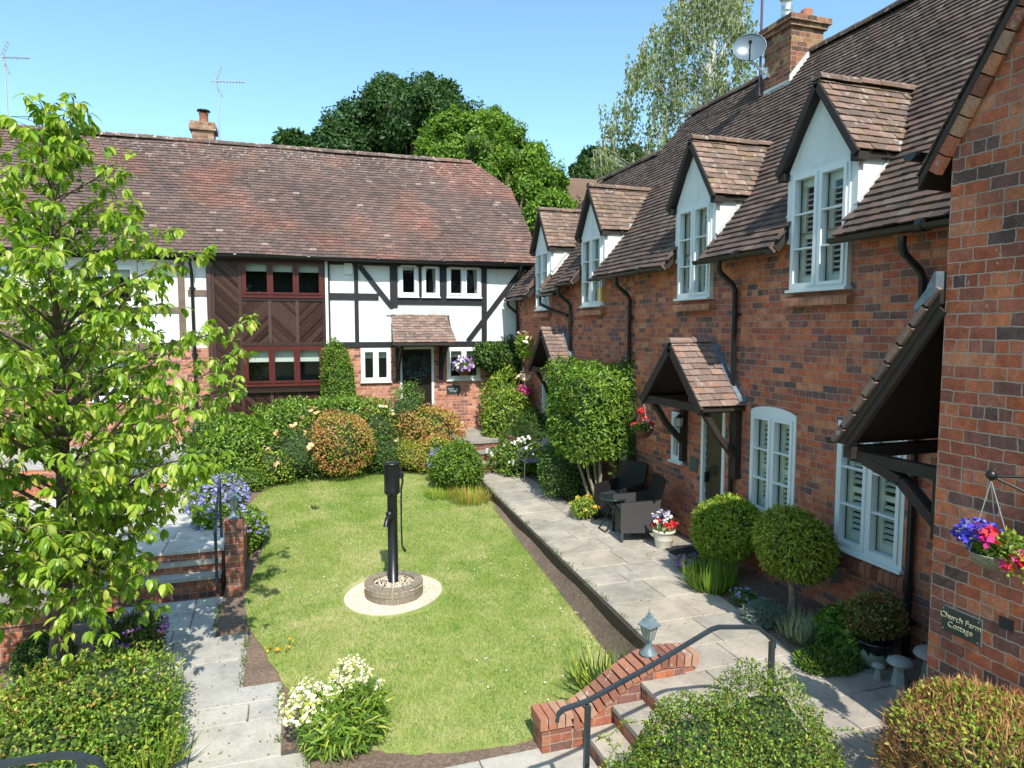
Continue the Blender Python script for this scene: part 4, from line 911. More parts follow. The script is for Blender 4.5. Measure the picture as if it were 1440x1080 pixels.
# ================================================================== LOW WALLS, LAMPS, RAILS
lw_ = thing('low_brick_wall', 'low curved brick wall with upright brick coping climbing beside the near stone steps', 'wall', (2.1, 5.45, -.5))
prof = lerp_tab([(2.32, -.34), (2.55, -.22), (2.85, -.03), (3.05, .06), (3.2, .09), (3.56, .06)])
m = MB(); m.box((2.02, 5.33, -.7), (2.3, 5.55, -.30)); xs = [2.3 + (3.54 - 2.3) * i / 16 for i in range(17)]
m.prism([(2.3, 5.33, -.7)] + [(x, 5.33, prof(x)) for x in xs] + [(3.54, 5.33, -.7)], (0, .22, 0)); m.build('wall', BRP, lw_)
cpg = MB()
for k in range(4): cpg.box((2.0 + .08 * k, 5.315, -.298), (2.0 + .08 * k + .07, 5.565, -.19))
x = 2.34
while x < 3.56:
    sl_ = (prof(x + .04) - prof(x - .04)) / .08; a = math.atan(sl_); dx = .082 * math.cos(a)
    c = Vector((x, 5.44, prof(x) + .05)); t = Vector((math.cos(a), 0, math.sin(a))); u = Vector((-math.sin(a), 0, math.cos(a)))
    cpg.bar(c - t * .034, c + t * .034, .25, .115, up=u); x += dx
cpg.build('coping', mat_tile('coping_brick', [(0, (.22, .10, .075)), (.3, (.34, .15, .10)), (.7, (.46, .20, .12)), (1, (.44, .27, .19))], lichen=.9), lw_)
m = MB(); x0, y0 = -.86, at(330, 833, z=-.28).y; ztop = at(332, 738, y=y0).z
lp = thing('low_brick_wall', 'brick pier ending a low garden wall, beside the left steps and topped by a lantern', 'wall', (x0, y0, -.3))
m.box((x0, y0, -.5), (x0 + .23, y0 + .23, ztop)); m.box((x0 + .03, y0 + .23, -.5), (x0 + .19, y0 + 2.2, ztop - .42)); m.build('wall', BRP, lp)
m = MB()
for k in range(3): m.box((x0 - .01 + .08 * k, y0 - .01, ztop), (x0 + .065 + .08 * k, y0 + .24, ztop + .06))
m.build('coping', BRP, lp)
m = MB(); pa = at(286, 655, z=ZT); m.box((pa.x - .14, pa.y, -.3), (pa.x + .14, pa.y + .25, at(286, 633, y=pa.y).z)); tag(m.build('brick_pier', BRP, base=(pa.x, pa.y, 0)), 'small brick pier at the upper steps behind the blue geraniums', 'pier')
LAMPM = mat_plain('weathered_blue_grey_paint', (.14, .19, .21), .45, var=.3, vs=14); LG = mat_plain('lamp_frosted_glass', (.35, .38, .33), .2)
def lamp_proto(label):
    l = thing('garden_lantern', label, 'lantern', (0, 0, 0), 'lanterns on the garden walls')
    m = MB(); m.lathe([(.085, 0), (.085, .012), (.055, .03), (.035, .07), (.022, .11), (.03, .12), (.02, .13)], n=16); m.build('base', LAMPM, l)
    m = MB(); q = math.pi / 4; m.lathe([(.035, .13), (.04, .14), (.078, .27), (.078, .275)], n=4, smooth=False, rot=q); m.build('glass', LG, l)
    m = MB()
    for k in range(4):
        a = q + k * math.pi / 2; m.tube([(.04 * math.cos(a), .04 * math.sin(a), .13), (.082 * math.cos(a), .082 * math.sin(a), .275)], .006, 6)
        b = a + math.pi / 4; m.tube([(.03 * math.cos(b), .03 * math.sin(b), .135), (.058 * math.cos(b), .058 * math.sin(b), .275)], .004, 5)
    m.lathe([(.03, .12), (.046, .13), (.046, .142), (.03, .145)], n=4, smooth=False, rot=q); m.build('cage', LAMPM, l)
    m = MB(); m.lathe([(.108, .268), (.11, .278), (.07, .315), (.062, .33), (.035, .35), (.03, .365), (.006, .372)], n=4, smooth=False, rot=q); m.lathe([(.012, .37), (.018, .385), (.006, .4), (.004, .43)], n=10); m.build('roof', LAMPM, l)
    return l
l1 = lamp_proto('blue grey lantern on the curved brick wall by the near handrail'); l2 = copy_tree(l1); l2['label'] = 'blue grey lantern on the brick pier beside the blue geraniums'
l1.location = (3.12, 5.44, prof(3.12) + .108); l1.rotation_euler.z = .35; l2.location = (x0 + .115, y0 + .12, ztop + .06); l2.rotation_euler.z = .2
def handrail(label, posts, rail, r=.015, name='handrail'):
    h = thing(name, label, 'handrail', posts[0][0]); m = MB()
    for a, b in posts: q = MB(); q.bar(a, b, .036, .036, up=(0, 1, 0)); q.build('post', IRON, h)
    m.tube(rail, r, 8); v = [Vector(p) + Vector((0, 0, r * .9)) for p in rail]
    for a, b in zip(v, v[1:]): m.bar(a, b, r * 2.2, r * .6)
    m.build('rail', IRON, h); return h
handrail('dark grey metal handrail over the near steps beside the curved brick wall', [((1.96, 4.3, -.52), (1.98, 4.3, .50)), ((3.56, 4.3, -.02), (3.56, 4.3, .74))],
         [(1.74, 4.3, .42), (1.75, 4.3, .47), (1.79, 4.3, .50), (1.98, 4.3, .53), (2.5, 4.3, .715), (3.0, 4.3, .915), (3.07, 4.3, .925), (3.36, 4.3, .885), (3.44, 4.3, .865), (3.58, 4.3, .74), (3.585, 4.3, .69)])
handrail('dark metal handrail climbing the left steps beside the brick pier', [((-.98, sy[0] - .05, -.3), (-.98, sy[0] - .05, .55)), ((-1.0, sy[3] + .5, ZT), (-1.0, sy[3] + .5, 1.0))],
         [(-.98, sy[0] - .12, .50), (-.98, sy[0] - .05, .56), (-1.0, sy[3] + .5, 1.02), (-1.0, sy[3] + .6, 1.0)])
pb = at(274, 655, z=.46)
handrail('thin black handrail at the upper steps, left of the clipped laurel', [((pb.x, pb.y, .3), (pb.x, pb.y, 1.25)), ((pb.x - .02, pb.y + 1.2, .58), (pb.x - .02, pb.y + 1.2, 1.5))], [(pb.x, pb.y - .1, 1.2), (pb.x, pb.y, 1.25), (pb.x - .02, pb.y + 1.2, 1.52)])
ya = 3.6
pr = [at(-60, 1085, y=ya), at(10, 1075, y=ya), at(80, 1064, y=ya), at(108, 1064, y=ya), at(140, 1072, y=ya), at(146, 1082, y=ya)]
handrail('black handrail crossing the bottom left corner of the garden', [(Vector((pr[3].x + .02, ya, -.5)), pr[3] + Vector((.02, 0, 0))), (Vector((pr[0].x - .5, ya, -.5)), pr[0] + Vector((-.5, 0, 0)))], [pr[0] + Vector((-.55, 0, 0))] + pr)
# left low planter wall
a = at(0, 925, z=-.47); m = MB(); m.box((-4.6, 8.55, -.6), (-2.62, 8.77, -.04)); m.box((-4.62, 8.53, -.04), (-2.6, 8.79, .03)); tag(m.build('low_brick_wall', BRP, base=(-3.6, 8.66, -.5)), 'low sunlit brick wall behind the trunk of the foreground tree', 'wall')
# ================================================================== SMALL THINGS
# masts, aerials, dish
ALU = mat_plain('aerial_aluminium', (.55, .56, .58), .35, metal=.6)
def aerial(base, top, L, label, flip=1):
    a = thing('television_aerial', label, 'aerial', base, 'roof aerials'); b = Vector(base); t = Vector(top)
    m = MB(); m.tube([b, t], .018, 8); m.build('mast', ALU, a); m = MB(); c = t + Vector((0, -.03, -.03)); d = Vector((1, -.25, 0)).normalized() * flip
    m.tube([c - d * .18, c + d * L], .012, 6)
    for k in range(8): q = c + d * (L * (k + 1) / 9); m.tube([q + Vector((0, -.09, .0)), q + Vector((0, .09, 0))], .009, 5)
    for sg in (1, -1):
        e = c - d * .05; tip = e + Vector((.14, .0, .36 * sg)) * 1.0
        for yy in (-.1, 0, .1): m.tube([e + Vector((0, yy, 0)), tip + Vector((0, yy, 0))], .007, 5)
        for kk in range(4): w_ = e.lerp(tip, (kk + 1) / 4); m.tube([w_ + Vector((0, -.1, 0)), w_ + Vector((0, .1, 0))], .007, 5)
    m.build('antenna', ALU, a)
aerial((-1.6, 20.1, 8.0), (-1.6, 20.1, 9.72), .72, 'tall television aerial beside the chimney of the timber framed house')
aerial((-6.4, 20.2, 7.9), (-6.4, 20.2, 9.8), .62, 'television aerial cut by the left edge above the long roof')
mt = MB(); mt.tube([(CHX - .05, CHY + CHL + .05, 7.3), (CHX - .05, CHY + CHL + .05, 10.2)], .022, 8); tag(mt.build('pole', mat_plain('maroon_pole', (.12, .06, .08), .5), base=(CHX, CHY + CHL, 7.3)), 'plain thin pole rising behind the satellite dish', 'pole')
dc = at(1054, 67, x=7.66); ds = thing('satellite_dish', 'grey round satellite dish fixed to the side of the brick chimney', 'satellite dish', dc)
fwd = Vector((-.55, -.80, .22)).normalized(); s1 = fwd.cross(Vector((0, 0, 1))).normalized(); u1 = s1.cross(fwd); m = MB(); vs = []; nr = 8; na = 32; RD = .27
for i in range(nr + 1):
    for k in range(na): t = 2 * math.pi * k / na; r_ = RD * i / nr; vs.append(dc + s1 * (r_ * math.cos(t)) + u1 * (r_ * math.sin(t) * .92) + fwd * (r_ * r_ * .9 - .05))
m.add(vs, [(i * na + k, i * na + (k + 1) % na, (i + 1) * na + (k + 1) % na, (i + 1) * na + k) for i in range(nr) for k in range(na)], 0, True)
m.tube([vs[nr * na + k] for k in range(na)] + [vs[nr * na]], .008, 6); m.build('dish', mat_plain('grey_dish_paint', (.13, .17, .20), .3, metal=.2), ds)
m = MB(); e0 = dc - u1 * .24 + fwd * .0; e1 = dc + fwd * .26 - u1 * .06; m.tube([e0, e0 + fwd * .14, e1], .012, 6); m.tube([e1 - fwd * .03, e1 + fwd * .07], .03, 10); m.build('feed_arm', BLACKP, ds)
m = MB(); m.tube([dc - fwd * .05, dc - fwd * .14 - u1 * .12, (CHX - .05, CHY + CHL - .1, 7.62)], .02, 8); m.box((CHX - .07, CHY + CHL - .16, 7.55), (CHX, CHY + CHL - .04, 7.72)); m.build('bracket', STEEL, ds)
# boxes and vents on walls
m = MB(); m.prism([(W, 12.05, 3.72), (W - .08, 12.05, 3.72), (W - .08, 12.05, 3.98), (W, 12.05, 4.0)], (0, -.20, 0)); tag(m.build('alarm_box', mat_plain('yellow_plastic', (.62, .42, .10), .5), base=(W, 12, 3.8)), 'small yellow alarm box under the eaves between two dormers', 'alarm box')
m = MB(); fbox(m, FF, 1.33, 1.52, 4.52, 4.78, 0, .07); tag(m.build('alarm_box', WHITE, base=(1.4, YF, 4.6)), 'white alarm box high on the white panel of the timber framed house', 'alarm box')
m = MB(); m.prism([(W, 5.86, .40), (W - .13, 5.86, .40), (W - .12, 5.86, .50), (W - .05, 5.86, .575), (W, 5.86, .585)], (0, .20, 0)); tag(m.build('wall_vent', mat_plain('grey_vent', (.2, .21, .2), .6, var=.2), base=(W, 5.95, .4)), 'grey half round vent cowl low on the wall beside the second ball bush', 'vent')
SLATE = mat_plain('slate_sign', (.035, .045, .042), .45, var=.2); GOLD = mat_plain('cream_lettering', (.62, .56, .36), .6)
def text_mesh(s_, size, loc, rot, mat, parent, name='lettering', ext=.0015, align='CENTER', shear=0):
    c = bpy.data.curves.new(name, 'FONT'); c.body = s_; c.size = size; c.extrude = ext; c.align_x = align; c.align_y = 'CENTER'; c.space_line = .85
    o = bpy.data.objects.new(name + '_tmp', c); COL.objects.link(o); dg = bpy.context.evaluated_depsgraph_get(); me = bpy.data.meshes.new_from_object(o.evaluated_get(dg))
    bpy.data.objects.remove(o); Mx = Matrix.Translation(Vector(loc) - LOC[parent.name]) @ rot.to_4x4(); me.transform(Mx); me.materials.clear(); me.materials.append(mat)
    t = bpy.data.objects.new(name, me); COL.objects.link(t); t.parent = parent; return t
RX_ = Matrix(((0, 0, -1), (-1, 0, 0), (0, 1, 0)))      # text facing -X
RY_ = Matrix(((1, 0, 0), (0, 0, -1), (0, 1, 0)))       # text facing -Y
tl = at(1326, 850, x=G); br_ = at(1381, 909, x=G)
sg = thing('house_sign', 'dark slate house sign lettered Church Farm Cottage on the near gable wall', 'sign', (G, 3.48, 1.1))
m = MB(); fbox(m, FG, 3.325, 3.62, 1.01, 1.19, .004, .014)
m.build('plate', SLATE, sg); m = MB(); fbox(m, FG, 3.321, 3.624, 1.006, 1.194, .0, .006); m.build('edge', LAMPM, sg)
text_mesh('Church Farm', .058, (G - .0155, 3.474, 1.128), RX_, GOLD, sg); text_mesh('Cottage', .058, (G - .0155, 3.474, 1.072), RX_, GOLD, sg)
m = MB()
for y_, z_ in ((3.34, 1.175), (3.605, 1.175), (3.34, 1.025), (3.605, 1.025)): m.tube([(G - .013, y_, z_), (G - .017, y_, z_)], .006, 8)
m.build('screws', STEEL, sg)
m = MB(); fbox(m, FG, 3.11, 3.21, 1.2, 1.28, .0, .004)
tag(m.build('vent_brick', mat_plain('black_vent_brick', (.02, .016, .02), .6), base=(G, 3.16, 1.24)), 'small blackened vent brick in the near gable wall right of the slate sign', 'vent')
m = MB(); fbox(m, FR, 8.66, 8.86, 1.06, 1.28, 0, .015); s2 = thing('house_sign', 'small green grey house plaque on the brick beside the second door', 'sign', (W, 8.76, 1.17)); m.build('plate', mat_plain('green_grey_plaque', (.07, .10, .09), .5), s2)
p = at(638, 548, y=YF); s3 = thing('house_sign', 'dark house sign with pale lettering on the brick right of the far front door', 'sign', (p.x, YF, p.z)); m = MB(); fbox(m, FF, p.x - .19, p.x + .16, p.z - .11, p.z + .11, .0, .015); m.build('plate', SLATE, s3)
text_mesh('Farmhouse\nCottage', .062, (p.x - .015, YF - .018, p.z), RY_, mat_plain('pale_lettering', (.5, .6, .58), .6), s3)
# lantern beside door two
wl = thing('wall_lantern', 'small black wall lantern under the tiled porch in front of the narrow window', 'lantern', (W, 8.95, 1.75)); m = MB()
m.tube([(W, 8.93, 1.95), (W - .12, 8.93, 2.0), (W - .16, 8.93, 1.93)], .01, 6); m.lathe([(.01, .2), (.06, .15), (.075, .14)], (W - .16, 8.93, 1.72), 6); m.lathe([(.03, -.01), (.045, .0), (.045, .008)], (W - .16, 8.93, 1.72), 6); m.build('frame', BLACKP, wl)
m = MB(); m.lathe([(.04, 0), (.062, .14)], (W - .16, 8.93, 1.72), 6, smooth=False); m.build('glass', LG, wl)
# door mat, pots, stones
m = MB(); m.box((5.12, 8.02, .002), (5.66, 8.56, .022)); tag(m.build('door_mat', mat_plain('black_mat', (.015, .015, .018), .95, bump=.8, bs=200), base=(5.4, 8.3, 0)), 'black door mat on the paving at the second cottage door', 'mat')
POTW = mat_plain('cream_pot_plastic', (.66, .62, .52), .5, var=.06)
pt = thing('flower_pot', 'cream ribbed flower pot standing beside the rattan chair', 'flower pot', (5.16, 8.62, 0)); m = MB()
m.lathe([(.11, 0), (.115, .01), (.135, .12), (.139, .125), (.139, .135), (.15, .22), (.154, .225), (.165, .23), (.17, .27), (.155, .275), (.15, .24), (.01, .235)], (5.16, 8.62, 0), 28); m.build('pot', POTW, pt)
MUSH = mat_stone('staddle_stone', (.34, .36, .33), dark=.3)
mp = []
def mushroom(x, y, h, r, label):
    t = thing('stone_mushroom', label, 'stone mushroom', (x, y, 0), 'stone mushrooms by the gable wall'); m = MB()
    m.lathe([(r * .68, 0), (r * .62, h * .1), (r * .36, h * .78), (r * .3, h * .8)], (x, y, 0), 6, smooth=False, rot=.3); m.build('stem', MUSH, t)
    m = MB(); m.lathe([(r * .3, h * .76), (r * .93, h * .77), (r, h * .80), (r * .93, h * .88), (r * .62, h * .96), (r * .2, h), (.002, h)], (x, y, 0), 28); m.build('cap', MUSH, t)
mushroom(5.05, 4.67, .155, .058, 'smallest stone mushroom, in front of the glazed planter'); mushroom(5.15, 4.53, .26, .112, 'middle sized stone mushroom beside the little one'); mushroom(5.40, 4.43, .36, .15, 'largest stone mushroom, half hidden by the gable wall')
s = NT('drip_glaze'); z = s.n('SeparateXYZ', i0=s.pos()).outputs[2]; nn = s.noise(24, 3, vec=s.n('Mapping', i0=s.pos(), i3=(1, 1, .12)).outputs[0])
s.set(s.p, 'Base_Color', s.mix(thr(s, s.math('ADD', s.math('MULTIPLY', z, 3.5), s.math('MULTIPLY', nn, .55)), .80, .86), c4((.26, .30, .22)), c4((.012, .014, .015)))); s.set(s.p, 'Roughness', .18); GLZ = s.m
plt = thing('glazed_planter', 'black drip glazed planter with a bronze leaved bush beside the stone mushrooms', 'planter', (5.25, 4.9, 0)); m = MB()
m.lathe([(.11, 0), (.125, .02), (.16, .17), (.175, .23), (.185, .235), (.185, .26), (.16, .26), (.15, .22), (.01, .21)], (5.25, 4.9, 0), 28); m.build('pot', GLZ, plt)
# rattan chairs and folding table
RAT = NT('black_rattan'); s = RAT; wv = s.n('TexWave', {'wave_type': 'BANDS', 'bands_direction': 'Z'}, Vector=s.pos(), Scale=38, Distortion=1.5, Detail=1).outputs[1]
s.set(s.p, 'Base_Color', s.ramp(wv, [(.2, (.006, .006, .006)), (.8, (.028, .025, .025))])); s.set(s.p, 'Roughness', .45); s.bump(wv, .6, .006); RAT = s.m
def chair_proto(label):
    c = thing('rattan_chair', label, 'armchair', (0, 0, 0), 'black rattan armchairs outside the second cottage')
    m = MB(); m.box((-.27, -.28, .16), (.27, .28, .40)); m.build('seat', RAT, c); m = MB(); m.box((-.21, -.26, .40), (.21, .20, .46)); m.build('cushion', mat_plain('black_cushion', (.02, .02, .022), .8), c)
    m = MB(); m.prism([(-.29, .20, .38), (.29, .20, .38), (.30, .34, .92), (.18, .345, .95), (-.18, .345, .95), (-.30, .34, .92)], (0, .045, -.0)); m.build('backrest', RAT, c)
    for sg_ in (-1, 1):
        m = MB(); m.prism([(sg_ * .30, -.30, .14), (sg_ * .30, -.30, .60), (sg_ * .30, .30, .64), (sg_ * .30, .30, .14)], (-sg_ * .045, 0, 0)); m.build('arm', RAT, c)
        for yy in (-.28, .26): m = MB(); m.bar((sg_ * .28, yy, 0), (sg_ * .28, yy, .2), .04, .04); m.build('leg', RAT, c)
    return c
c1 = chair_proto('black rattan armchair nearer the cream flower pot'); c2 = copy_tree(c1); c2['label'] = 'black rattan armchair set further back beside the standard hedge'
c1.location = (5.02, 9.22, 0); c1.rotation_euler.z = R(-104); c2.location = (5.2, 10.12, 0); c2.rotation_euler.z = R(-68)
tb = thing('folding_table', 'small dark folding table between the two rattan armchairs', 'table', (4.86, 9.66, 0)); m = MB(); m.lathe([(.20, .50), (.215, .505), (.215, .52), (.20, .525)], (4.86, 9.66, 0), 28); m.build('table_top', mat_plain('dark_glass_top', (.02, .035, .032), .1), tb)
for sg_ in (-1, 1):
    m = MB(); a = Vector((4.86, 9.66, 0))
    for dy in (-.12, .12): m.tube([a + Vector((sg_ * .2, dy, 0)), a + Vector((-sg_ * .15, dy, .5))], .011, 6)
    m.tube([a + Vector((sg_ * .2, -.12, .012)), a + Vector((sg_ * .2, .12, .012))], .011, 6); m.build('leg', BLACKP, tb)
ac = thing('garden_chair', 'metal armchair with curved arms standing by the far bushes', 'garden chair', (4.95, 13.5, 0)); q = Vector((4.72, 13.5, 0)); m = MB()
for dy in (-.25, .25): m.tube([q + Vector((-.12, dy, 0)), q + Vector((-.1, dy, .5)), q + Vector((.02, dy, .64)), q + Vector((.3, dy, .74)), q + Vector((.5, dy, .74)), q + Vector((.55, dy, .66))], .014, 7)
for dy in (-.25, .25): m.tube([q + Vector((.38, dy, 0)), q + Vector((.36, dy, .4)), q + Vector((.5, dy, .85))], .013, 6)
m.build('frame', mat_plain('grey_metal', (.13, .14, .15), .35, metal=.5), ac); m = MB(); m.box(q + Vector((-.08, -.24, .40)), q + Vector((.38, .24, .42))); m.build('seat', mat_plain('grey_mesh', (.08, .09, .10), .7), ac)
m = MB(); m.prism([q + Vector((.42, -.22, .5)), q + Vector((.42, .22, .5)), q + Vector((.52, .22, .86)), q + Vector((.52, -.22, .86))], (.01, 0, 0)); m.build('backrest', mat_plain('grey_mesh_back', (.10, .11, .13), .7), ac)
# recycling boxes by the left house wall, pots on the far step
for px_, lb, cc_ in ((243, 'dark green tub against the left brick wall under the tree', (.03, .09, .07)), (218, 'black tub against the left brick wall under the tree', (.015, .015, .017))):
    p = at(px_, 604, z=.62); m = MB(); m.lathe([(.16, 0), (.19, .24), (.205, .25), (.2, .27), (.01, .28)], (p.x, p.y if p.y < 17 else 16.8, .59), 20); tag(m.build('plastic_tub', mat_plain('tub_' + ('green' if px_ > 230 else 'black'), cc_, .4), base=(p.x, 16.8, .6)), lb, 'tub')
fp = thing('flower_pot', 'small white pot with pink flowers on the far doorstep', 'flower pot', (3.76, 16.9, .6)); m = MB(); m.lathe([(.09, 0), (.13, .2), (.14, .22), (.01, .2)], (3.76, 16.95, .6), 18); m.build('pot', WHITE, fp)
sc = thing('terracotta_ornament', 'pale terracotta ornament on the far doorstep', 'ornament', (4.15, 16.75, .6)); m = MB(); m.lathe([(.11, 0), (.06, .09), (.045, .14), (.07, .18), (.05, .24), (.01, .26)], (4.15, 16.75, .6), 12); m.build('body', mat_plain('pale_terracotta', (.62, .36, .26), .8), sc)
wt = thing('door_wreath', 'round blue green leafy wreath hanging on the dark far front door', 'wreath', (3.06, YF - .06, 2.25))
# ================================================================== PLANTS
def LS(name, cols, tr=.3, rough=.5, spec=.35):
    n = len(cols); return mat_leaf(name, [(i / max(1, n - 1), c) for i, c in enumerate(cols)], tr, rough, spec=spec)
G_LAUREL = LS('laurel_leaf', [(.06, .13, .018), (.105, .215, .026), (.165, .31, .037), (.30, .42, .08)], .25, .35, .5)
G_MID = LS('mid_green_leaf', [(.06, .12, .022), (.11, .20, .033), (.19, .30, .055)])
G_DARK = LS('dark_green_leaf', [(.025, .06, .015), (.04, .09, .02), (.07, .13, .03)], .2)
G_LIME = LS('lime_leaf', [(.12, .22, .02), (.2, .34, .03), (.34, .45, .06)], .35)
G_YEL = LS('yellow_green_leaf', [(.2, .28, .03), (.36, .42, .05), (.52, .50, .10)], .3)
G_ORG = LS('copper_leaf', [(.36, .13, .05), (.52, .22, .09), (.60, .33, .13), (.50, .36, .11)], .25)
G_BRZ = LS('bronze_leaf', [(.10, .07, .02), (.17, .12, .03), (.13, .15, .03)], .25)
G_CLIP = LS('cut_brown_twig', [(.20, .08, .03), (.36, .15, .055), (.48, .26, .10), (.36, .25, .08)], .1, .7)
G_SILV = LS('silver_leaf', [(.16, .22, .19), (.26, .34, .30)], .2)
G_VAR = LS('variegated_blade', [(.10, .17, .07), (.30, .38, .22), (.45, .5, .33)], .25)
G_CREAM = LS('cream_bract', [(.74, .66, .30), (.85, .80, .52), (.88, .86, .66)], .25, .7)
G_PURP = LS('purple_flower', [(.30, .12, .42), (.45, .2, .55)], .25)
G_BLUE = LS('lavender_blue_flower', [(.20, .19, .50), (.33, .31, .64), (.46, .44, .74)], .25)
G_DBLUE = LS('deep_blue_flower', [(.05, .04, .5), (.12, .10, .65)], .2)
G_RED = LS('red_flower', [(.6, .02, .03), (.75, .05, .06)], .2)
G_PINK = LS('magenta_flower', [(.55, .02, .22), (.7, .05, .3)], .2)
G_WHITE = LS('white_flower', [(.72, .70, .66), (.85, .83, .8)], .2)
G_PEACH = LS('peach_rose', [(.78, .42, .18), (.85, .62, .35)], .2)
G_ORNG = LS('orange_flower', [(.8, .30, .03), (.85, .5, .05)], .2)
G_TREE = LS('young_tree_leaf', [(.13, .25, .017), (.22, .37, .027), (.34, .48, .045), (.50, .57, .11)], .42, .35, .55)
G_OAK = LS('oak_leaf', [(.02, .055, .012), (.04, .095, .018), (.07, .14, .025)], .2)
G_LTREE = LS('lime_green_crown_leaf', [(.06, .14, .015), (.11, .22, .02), (.18, .30, .035)], .35)
G_BIRCH = LS('birch_leaf', [(.13, .17, .05), (.20, .24, .08), (.30, .31, .14)], .35)
CORE = mat_plain('dark_core', (.030, .052, .012), .95, var=.4, vs=20)  # solid dark filler inside bushes and crowns, inner shade put into its colour
BARK = mat_plain('grey_brown_bark', (.14, .10, .075), .9, var=.5, vs=14, bump=.8, bs=40)
BARKL = mat_plain('pale_stem_bark', (.24, .20, .14), .85, var=.35, vs=18, bump=.5, bs=50)
BIRCHB = mat_plain('white_birch_bark', (.62, .60, .55), .8, var=.25, vs=3)
def lumpf(seed, amp):
    r = np.random.RandomState(seed); k = r.normal(0, 1, (7, 3)) * np.array([[2.2], [2.8], [3.5], [4.5], [5.5], [7], [9]]) / 1.6; ph = r.uniform(0, 6.28, 7); a = np.array([1, .9, .8, .6, .5, .4, .3]) / 2.2
    return lambda d: 1 + amp * np.sum(np.sin(d @ k.T + ph) * a, axis=1)
def sph(n, r, zmin=-1.):
    z = r.uniform(zmin, 1, n); t = r.uniform(0, 2 * np.pi, n); s_ = np.sqrt(1 - z * z); return np.c_[s_ * np.cos(t), s_ * np.sin(t), z]
def boxy(d, e):
    if e == 2: return d
    m = np.sum(np.abs(d) ** e, axis=1) ** (1 / e); return d / m[:, None]
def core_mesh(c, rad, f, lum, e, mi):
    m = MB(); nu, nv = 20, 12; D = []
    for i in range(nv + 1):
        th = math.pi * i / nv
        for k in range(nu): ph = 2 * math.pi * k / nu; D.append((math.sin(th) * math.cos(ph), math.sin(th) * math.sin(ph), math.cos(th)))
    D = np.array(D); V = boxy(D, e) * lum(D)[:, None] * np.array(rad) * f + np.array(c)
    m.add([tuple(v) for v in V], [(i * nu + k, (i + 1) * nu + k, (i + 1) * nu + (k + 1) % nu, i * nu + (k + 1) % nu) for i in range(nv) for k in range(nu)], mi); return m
def bush(parent, c, rad, n, L, Wd, mats, wts=None, kind='fold', e=2, amp=.12, seed=1, core=.70, spread=.7, up=.25, top=None, zmin=-.9, name='foliage', tipw=None, depthr=(.76, 1.04), droop=0, clump=.12):
    """leaves through the outer shell of a lumpy (super)ellipsoid"""
    r = np.random.RandomState(seed); lum = lumpf(seed + 5, amp); d = sph(n, r, zmin); rad = np.array(rad, float); c = np.array(c, float)
    f = r.uniform(depthr[0] ** 2, depthr[1] ** 2, n) ** .5; kk = .16 / max(rad.mean(), .1); cl = lumpf(seed + 9, 1.0)(d / kk * .42) - 1; f = f + clump * cl; f = np.maximum(f, (core or .3) + .02 + r.uniform(0, .14, n)); keep = (cl + r.normal(0, .5, n)) > -.95; d, f = d[keep], f[keep]; n = len(d)
    P = boxy(d, e) * lum(d)[:, None] * rad * f[:, None] + c
    out = nrmz(boxy(d, e) ** 3 / rad if e > 2 else d / rad)
    Dr = out * .55 + r.normal(0, 1, (n, 3)) * spread + np.array([0, 0, up - droop]); N = out + np.array([0, 0, .5]) + r.normal(0, .45, (n, 3))
    mats = mats if isinstance(mats, list) else [mats]; k = len(mats); mi = r.choice(k, n, p=(np.array(wts) / sum(wts)) if wts else None)
    if tipw is not None:                                  # last leaf material on the outer, upper shoots
        lum2 = lumpf(seed + 77, 1.0); t = (f > depthr[1] * .9) & (d[:, 2] > tipw) & (lum2(d) + r.normal(0, .35, n) > .25); mi = np.where(t, k - 1, np.where(mi == k - 1, 0, mi))
    ex = core_mesh(c, rad, core, lum, e, k) if core else None
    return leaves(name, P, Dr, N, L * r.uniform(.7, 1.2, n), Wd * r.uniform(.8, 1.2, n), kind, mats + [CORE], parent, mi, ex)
def flowers(parent, c, rad, n, size, mats, seed=1, amp=.12, e=2, zmin=0, cluster=5, name='blossom', out=1.06, sz2=None):
    r = np.random.RandomState(seed + 50); lum = lumpf(seed + 5, amp); d = sph(n, r, zmin); P0 = boxy(d, e) * lum(d)[:, None] * np.array(rad) * out + np.array(c)
    P = np.repeat(P0, cluster, 0) + r.normal(0, size * .55, (n * cluster, 3)); D = r.normal(0, 1, (len(P), 3)); N = np.repeat(d, cluster, 0) + np.array([0, -.3, .8]) + r.normal(0, .4, (len(P), 3))
    mats = mats if isinstance(mats, list) else [mats]
    return leaves(name, P, D, N, size, size, 'petal', mats, parent, r.randint(0, len(mats), len(P)))
